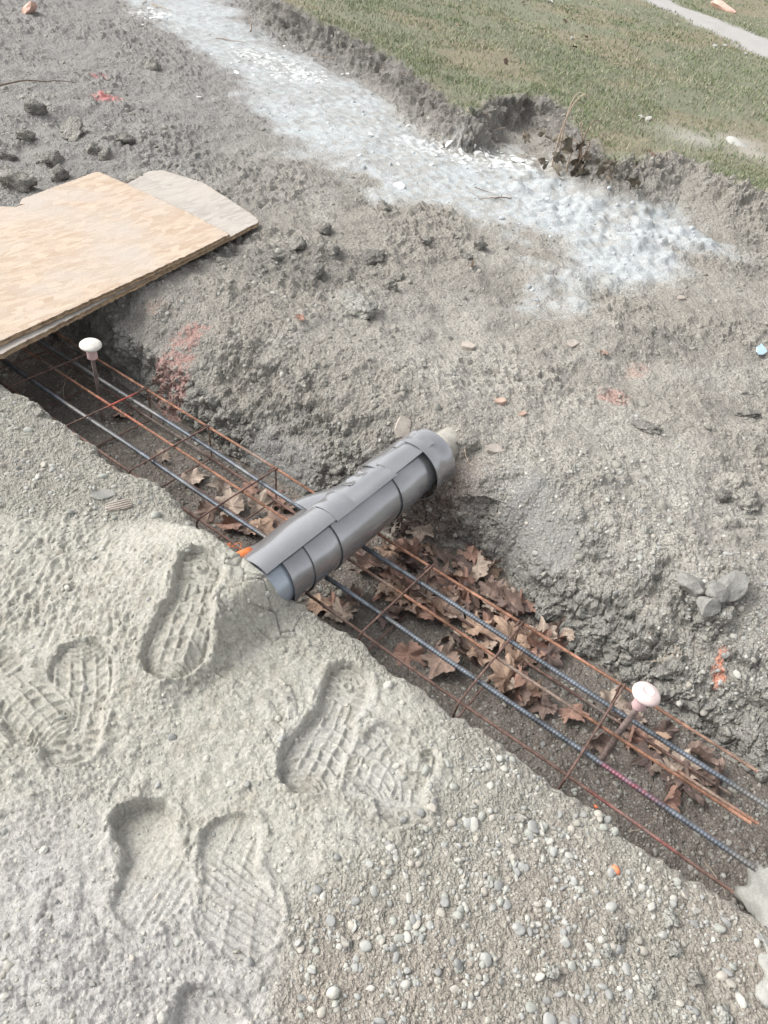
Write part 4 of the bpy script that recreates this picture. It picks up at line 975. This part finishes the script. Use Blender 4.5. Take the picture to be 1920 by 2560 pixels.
def leaf(a, b, size, label, group=None, lift=.008, m=None, tilt=.3, spin=None):
    h = atd(a, b)
    if not h: return
    o = obj('fallen_leaf', m or random.choice(LEAFM)); nr = (h[2]*.5+Vector((0, 0, 1))).normalized()
    if h[3] == 'trench_floor': nr = Vector((0, 0, 1))
    R3 = align(nr, random.uniform(0, 6.28) if spin is None else spin) @ Euler((random.gauss(0, tilt), random.gauss(0, tilt), 0)).to_matrix()
    o.matrix_world = Matrix.Translation(h[1]+Vector((0, 0, lift+size*.12*tilt))) @ R3.to_4x4() @ Matrix.Diagonal((size, size, size, 1))
    return tag(o, label, 'leaf', group)
leaf(415, 1040, .062, 'pale brown lobed leaf lying alone under the bars left of the pipe', m=LEAFM[4], lift=.012, tilt=.15, spin=1.2)
leaf(540, 1065, .055, 'folded brown leaf caught under a stirrup just left of the pipe', m=LEAFM[5], lift=.015)
leaf(262, 903, .055, 'curled reddish brown leaf at the foot of the white capped stake', m=LEAFM[0], lift=.015)
leaf(1053, 1235, .058, 'star shaped brown leaf leaning against the smooth far wall', m=LEAFM[6], lift=.02, tilt=.4)
leaf(1217, 1380, .040, 'upright oval brown leaf beyond the far bar', m=OVALM[0], lift=.025, tilt=.7)
leaf(1135, 1508, .055, 'tent-shaped folded tan leaf standing under the near blue bar', m=LEAFM[2], lift=.02, tilt=.7)
leaf(1415, 1610, .062, 'bright tan lobed leaf right of the pink capped stake', m=LEAFM[2], lift=.02, tilt=.2)
leaf(1455, 1690, .058, 'grey-brown leaf below the bright tan one at the right end', m=LEAFM[9], lift=.012)
leaf(1500, 1640, .06, 'dull brown leaf behind the middle bar at the right end', m=LEAFM[1], lift=.02)
leaf(650, 690, .030, 'small curled rust-brown leaf on the rubble slope above the trench', m=LEAFM[5], tilt=.6)
leaf(1305, 765, .035, 'curled brown leaf on the open far ground', m=LEAFM[0], tilt=.5)
leaf(1020, 578, .035, 'brown leaf lying at the lower edge of the lime streak', m=LEAFM[2], tilt=.5)
leaf(1408, 335, .05, 'orange-brown leaf on the bare bank below the lawn', m=LEAFM[2], tilt=.4)
MARKS_LF = [(850,1190,'right beside the pipe'),(1030,1280,'on the second row behind the far blue bar'),(980,1290,'around the first stirrup right of the pipe'),(1150,1420,'under the far rusty bar right of the stirrup'),(900,1170,'under the shadow of the pipe'),(850,1280,'under the near blue bar'),(920,1230,'between the blue bars close to the pipe'),(1010,1200,'against the smooth far wall'),(950,1330,'left of the stirrup'),(1060,1300,'under the far rusty bar'),(1020,1400,'between the blue bars above the stirrup'),(1120,1380,'around the stirrup joint of the far bar'),(1110,1460,'around the tent-shaped leaf'),(1190,1420,'at the end of the drift nearest the stake')]
pile = [(880,1200,90,50,14),(850,1250,70,40,8),(960,1290,80,40,18),(1010,1230,60,40,9),(1020,1390,80,40,15),(930,1330,70,30,10),(1110,1410,80,40,12),(1060,1320,60,40,8),(860,1260,50,30,8),(1100,1300,50,40,8),(1180,1400,40,30,5),(1120,1480,60,30,6)]
rs = random.Random(9)
for (a, b, sx, sy, n_) in pile:
    for _ in range(n_):
        x_, y_ = a+rs.gauss(0, sx*.5), b+rs.gauss(0, sy*.55)
        k_ = rs.randrange(12); f_ = 'flat' if k_ % 3 == 0 else ('curled' if k_ % 3 == 1 else 'crumpled')
        leaf(x_, y_, rs.uniform(.050, .082), f'{f_} {ADJ[k_ % 6]} leaf in the drift {mark(x_, y_, MARKS_LF)}', m=LEAFM[k_], group= 'leaves drifted under the bars', lift=rs.uniform(.002, .030), tilt=.4)
for (a, b, sz) in [(880,1420,.07),(1230,1545,.06),(1175,1530,.055),(1290,1600,.06),(590,1090,.07),(500,1140,.06),(350,990,.05),(760,1290,.06),(830,1330,.065)]:
    k_ = rs.randrange(12); leaf(a, b, sz, f'lone {ADJ[k_ % 6]} leaf on the floor '+mark(a, b, [(880,1420,'below the near blue bar right of the pipe'),(1230,1545,'between tent-shaped leaf and stake'),(590,1090,'left of the pipe'),(350,990,'right of the white capped stake'),(800,1310,'in front of the pipe')]), 'lone leaves on the trench floor', m=LEAFM[k_], lift=.012, tilt=.25)
MARKS_WL = [(470,1080,'below the pale leaf left of the pipe'),(560,1120,'midway between pale leaf and pipe'),(630,1140,'just left of the pipe'),(710,1320,'under the near end of the pipe'),(1350,1570,'at the foot of the pink capped stake'),(1410,1610,'touching the bright tan leaf'),(1450,1670,'over the grey-brown leaf at the right end'),(1520,1690,'farthest right along the middle bar'),(1460,1720,'below the middle bar at the right end')]
for (a, b) in [(480,1060),(455,1110),(530,1150),(620,1100),(740,1330),(1390,1600),(1430,1585),(1465,1660),(1495,1720),(1545,1700),(1370,1560),(560,1100),(600,1130),(560,1145),(500,1100),(640,1160),(690,1310),(720,1320),(1400,1640),(1440,1655),(1480,1700),(1350,1560),(1360,1600),(1515,1680),(1440,1725),(1320,1530)]:
    k_ = rs.randrange(12); leaf(a, b, rs.uniform(.050, .080), f'withered {ADJ[k_ % 6]} leaf {mark(a, b, MARKS_WL)}', 'withered leaves on the trench floor', m=LEAFM[k_], lift=.012, tilt=.3)
for (a, b) in [(1265,85),(1090,140),(1220,50),(1240,108),(1130,10),(990,60)]:
    leaf(a, b, .045, 'dark fallen leaf lying in the grass', 'leaves on the lawn', lift=.02, tilt=.5)
# withered weed at the foot of the bank
wl = pix(1425, 385)[1] if False else atd(1235, 375)[1]
weed = tag(empty('withered_weed', wl), 'withered weed with dark shrivelled leaves and pale stems at the foot of the bank', 'weed')
for k in range(7):
    hgt = random.uniform(.12, .36) if k > 1 else .42; ph = random.uniform(0, 6.28); lean = random.uniform(.03, .12)
    p = [(lean*q*math.cos(ph)-(.04 if k < 2 else 0)*math.sin(q*3), lean*q*math.sin(ph)+.04*math.sin(q*3+k)+(.1 if k < 2 else 0), hgt*math.sin(q*1.9)) for q in np.linspace(0, 1, 10)]
    V, F = tube(p, np.linspace(.006, .002, 10), 6, cap=False); obj('stem', poly_mesh('stem', V, F, M_ROOT if k < 3 else M_TWIG), weed)
DARKLEAF = []; M_DLEAF = mat('shrivelled_leaf', base=(.14,.120,.092), rough=.85, noise=[(20,.6,1.5)])
for k in range(4):
    me = LEAFM[k].copy(); me.materials.clear(); me.materials.append(M_DLEAF); DARKLEAF.append(me)
for k in range(34):
    o = obj('shrivelled_leaf', random.choice(DARKLEAF), weed); s = random.uniform(.03, .065); o.scale = (s, s, s)
    o.location = (random.gauss(0, .07), random.gauss(-.08, .16), random.uniform(.0, .16)); o.rotation_euler = (random.uniform(-1.5, 1.5), random.uniform(-1.5, 1.5), random.uniform(0, 6))

# ------------------------------------------------------------------ twigs and roots
def twig(a, b, L, r, m, label, cat='root', group=None, lift=.004, ang=None, curl=1., rise=0., branches=0):
    h = atd(a, b)
    if not h: return
    rs = random.Random(int(a*13+b*7)); th = rs.uniform(0, 6.28) if ang is None else ang; p = [np.array([0, 0, 0.])]
    n = 14
    for i in range(n):
        th += rs.gauss(0, .25)*curl; p.append(p[-1]+np.array([math.cos(th), math.sin(th), rise*math.sin(i/n*3.1)+rs.gauss(0, .12)])*L/n)
    p = np.array(p); p -= p.mean(axis=0)*np.array([1, 1, 0]); V, F = tube(p, np.linspace(r, r*.35, len(p)), 5, cap=False); F = list(map(tuple, F))
    for q in range(branches):
        i = rs.randrange(2, n-2); t2 = rs.uniform(0, 6.28); pb = [p[i]+np.array([math.cos(t2+.2*k), math.sin(t2+.2*k), .1])*L*.05*k for k in range(6)]
        v2, f2 = tube(pb, r*.4, 4, cap=False); F += [tuple(int(x)+len(V) for x in f) for f in f2]; V = np.concatenate([V, v2])
    o = obj(cat.replace(' ', '_'), poly_mesh(cat, V, F, m)); o.location = h[1]+Vector((0, 0, lift)); return tag(o, label, cat, group)
twig(1135, 1112*1.0+0, .10, .002, M_TWIG, 'thin dark twig lying on the dust right of the pipe', 'twig') if False else None
twig(1350, 270*3.2, .11, .0018, M_TWIG, 'dark twig on the dry far ground', 'twig')
twig(1430, 1430, .09, .0016, M_ROOT, 'pale torn root tuft poking from the right slope', 'root', lift=.012, rise=.5, branches=5)
twig(1450, 1415, .10, .0010, M_ROOT, 'long thin pale root arching over the right slope', 'root', lift=.015, rise=.6)
twig(1400, 1368, .04, .0014, M_PINKROCK, 'short pinkish root on the right slope above the root tuft', 'root', lift=.006)
twig(945, 975, .11, .0012, M_ROOT, 'fine pale root hanging over the soil beside the pipe end', 'root', rise=.3, branches=2)
twig(1010, 975, .16, .0012, M_ROOT, 'fine root draped on the soil right of the pipe end', 'root', rise=.4, branches=3)
twig(960, 460, .10, .001, M_ROOT, 'hair-thin root on the churned soil above the trench', 'root', rise=.3)
twig(148, 1000*.86, .12, .0014, M_ROOT, 'curved pale root sticking out over the trench from the near edge at the left', 'root', lift=.03, rise=.9)
twig(520/1.1573+75, 1170/1.1573-0, .08, .0012, M_ROOT, 'small root at the near trench edge beside the grit', 'root', lift=.02, rise=.5)
twig(990, 1480-60, .20, .0011, M_ROOT, 'tangled fine roots on the trench floor below the near blue bar', 'root', lift=.008, branches=5)
twig(1095, 1495, .05, .0022, M_TWIG, 'short forked twig on the trench floor between the bars', 'twig', lift=.008, branches=2)
twig(1385, 1790, .10, .0011, M_ROOT, 'thin pale root hanging over the red painted bar', 'root', lift=.02, rise=.4)
twig(1535, 1910, .09, .0012, M_ROOT, 'thin brown root at the end of the trench', 'root', lift=.02, rise=.4)
twig(1065, 430, .22, .004, M_TWIG, 'broken brown stick lying on the lime powder', 'stick', lift=.01, curl=.5, branches=1)
twig(1045, 415, .12, .003, M_TWIG, 'shorter brown stick crossing the broken stick on the lime powder', 'stick', lift=.01, curl=.4)
twig(60, 190, .6, .006, M_TWIG, 'long thin stick on the far left soil', 'stick', lift=.02, curl=.3, ang=-.2)
twig(540, 60, .5, .006, M_TWIG, 'grey stick lying across the top of the lime streak', 'stick', lift=.02, curl=.4)
for k, (a, b) in enumerate([(330,12),(350,18),(310,10),(500,90),(700,125)]):
    twig(a, b, .25, .004, M_ROOT, 'pale straw stalk scattered on the top end of the lime streak', 'straw', 'straw on the lime', lift=.01, curl=.4)
rs = random.Random(77)
for k in range(46):
    t = rs.random(); a, b = lerp(np.array([720,90]), np.array([1330,370]), t) if t < .6 else (rs.uniform(1050,1300), rs.uniform(215,330))
    twig(a+rs.gauss(0, 8), b+rs.gauss(0, 10), rs.uniform(.06, .16), .002, M_ROOT if k % 2 else M_TWIG, 'fine root dangling from the torn turf bank', 'root', 'roots in the torn bank', lift=.01, rise=-.8)
for k in range(14):
    twig(rs.uniform(870, 1000), rs.uniform(1060, 1180), rs.uniform(.04, .10), .0009, M_ROOT if k % 2 else M_TWIG, 'fine root on the reddish soil under the pipe', 'root', 'roots under the pipe', lift=.003)
# white loop of cord at the top edge
h = atd(1172, 4)
p = [(.14*math.cos(t), .10*math.sin(t), .02+.10*max(0, math.sin(t))) for t in np.linspace(-3.0, 1.2, 24)]
V, F = tube(p, .007, 8, cap=False); o = obj('cord_loop', poly_mesh('cord_loop', V, F, M_CONC)); o.location = h[1]; o.rotation_euler = (0, 0, 1.0); tag(o, 'pale loop of cord in the grass at the top edge of the photo', 'cord')

# ------------------------------------------------------------------ grass
def grass(n, label):
    r = np.random.default_rng(12)
    X = []; 
    # sample denser near the camera, over the lawn polygon
    xs = 3.0 + 15*r.random(n*3)**1.8; ys = r.uniform(-1.5, 9.5, n*3)
    dist = np.hypot(xs+1.4, ys)
    keep = r.random(n*3) < np.clip((5.0/dist)**1.2, 0, 1)
    xs, ys = xs[keep][:n], ys[keep][:n]
    sd = lawn_sd(xs, ys); ps = sdf(xs, ys, PATH)
    bare = blob(xs, ys, [(1600,310),(1500,300),(1620,330)], .3, .22)
    d = sst(-.1, .4, fbm(xs, ys, s=1.4, o=3, seed=150)+.25)
    ok = (sd > -.03) & (ps < .05) & (r.random(len(xs)) < .35+.65*d) & (r.random(len(xs)) > bare)
    xs, ys, sd = xs[ok], ys[ok], sd[ok]; m = len(xs)
    z = z_far(xs, ys, sd)-.004 + .010*fbm(xs, ys, s=5, o=3, seed=88)*sst(-.05,.04,sd)
    hgt = r.uniform(.012, .032, m)*(1+.5*fbm(xs, ys, s=3, o=2, seed=151)); th = r.uniform(0, 2*np.pi, m); wd = r.uniform(.0014, .0028, m)*np.clip(np.hypot(xs+1.4, ys)/5, 1, 2.2)
    lean = r.uniform(.2, 1.3, m)*hgt; la = r.uniform(0, 2*np.pi, m)
    B = np.stack([xs, ys, z], -1); s = np.stack([np.cos(th)*wd, np.sin(th)*wd, 0*wd], -1)
    mid = B+np.stack([np.cos(la)*lean*.35, np.sin(la)*lean*.35, hgt*.65], -1); tip = B+np.stack([np.cos(la)*lean, np.sin(la)*lean, hgt], -1)
    V = np.stack([B-s, B+s, mid+s*.7, mid-s*.7, tip], 1).reshape(-1, 3); k = np.arange(m)[:, None]*5
    F = np.concatenate([k+np.array([[0,1,2]]), k+np.array([[0,2,3]]), k+np.array([[3,2,4]])])
    green = np.array([.145,.195,.095]); dry = np.array([.36,.33,.24]); olive = np.array([.215,.24,.135])
    q = sst(-.25, .45, fbm(xs, ys, s=1.1, o=3, seed=152))*.75+.25*r.random(m)
    pick = r.random(m)
    c = np.where((pick < .12+.45*q)[:, None], dry, np.where((pick < .64)[:, None], olive, green))*r.uniform(.7, 1.25, (m, 1))
    return obj('grass', raw_mesh('grass', V, F, M_GRASS, np.repeat(c, 5, axis=0), smooth=False))
M_GRASS = mat('grass_blade', attr='albedo', rough=.7, spec=.25)
tag(grass(230000, ''), 'short patchy green and straw-coloured lawn above the torn bank', 'grass', kind='stuff')

# ------------------------------------------------------------------ tell the members of the small groups apart by their order
def ordinal(k): return ['first', 'second', 'third', 'fourth', 'fifth', 'sixth', 'seventh', 'eighth', 'ninth', 'tenth', 'eleventh', 'twelfth', 'thirteenth', 'fourteenth', 'fifteenth', 'sixteenth'][k]
bpy.context.view_layer.update()
for g in ('clods behind the boards', 'clods on the churned soil', 'clods on the near gravel', 'leaves on the lawn', 'white stones on the lawn', 'straw on the lime'):
    ms = [o for o in bpy.data.objects if o.get('group') == g]
    ms.sort(key=lambda o: (Vector(o.matrix_world.translation)-Vector(CAM)).dot(Vector(CR))/(Vector(o.matrix_world.translation)-Vector(CAM)).dot(Vector(CF)))
    for k, o in enumerate(ms):
        if k < 16 and len(ms) <= 16: o['label'] = ordinal(k)+' from the left: '+' '.join(o['label'].split()[:11])
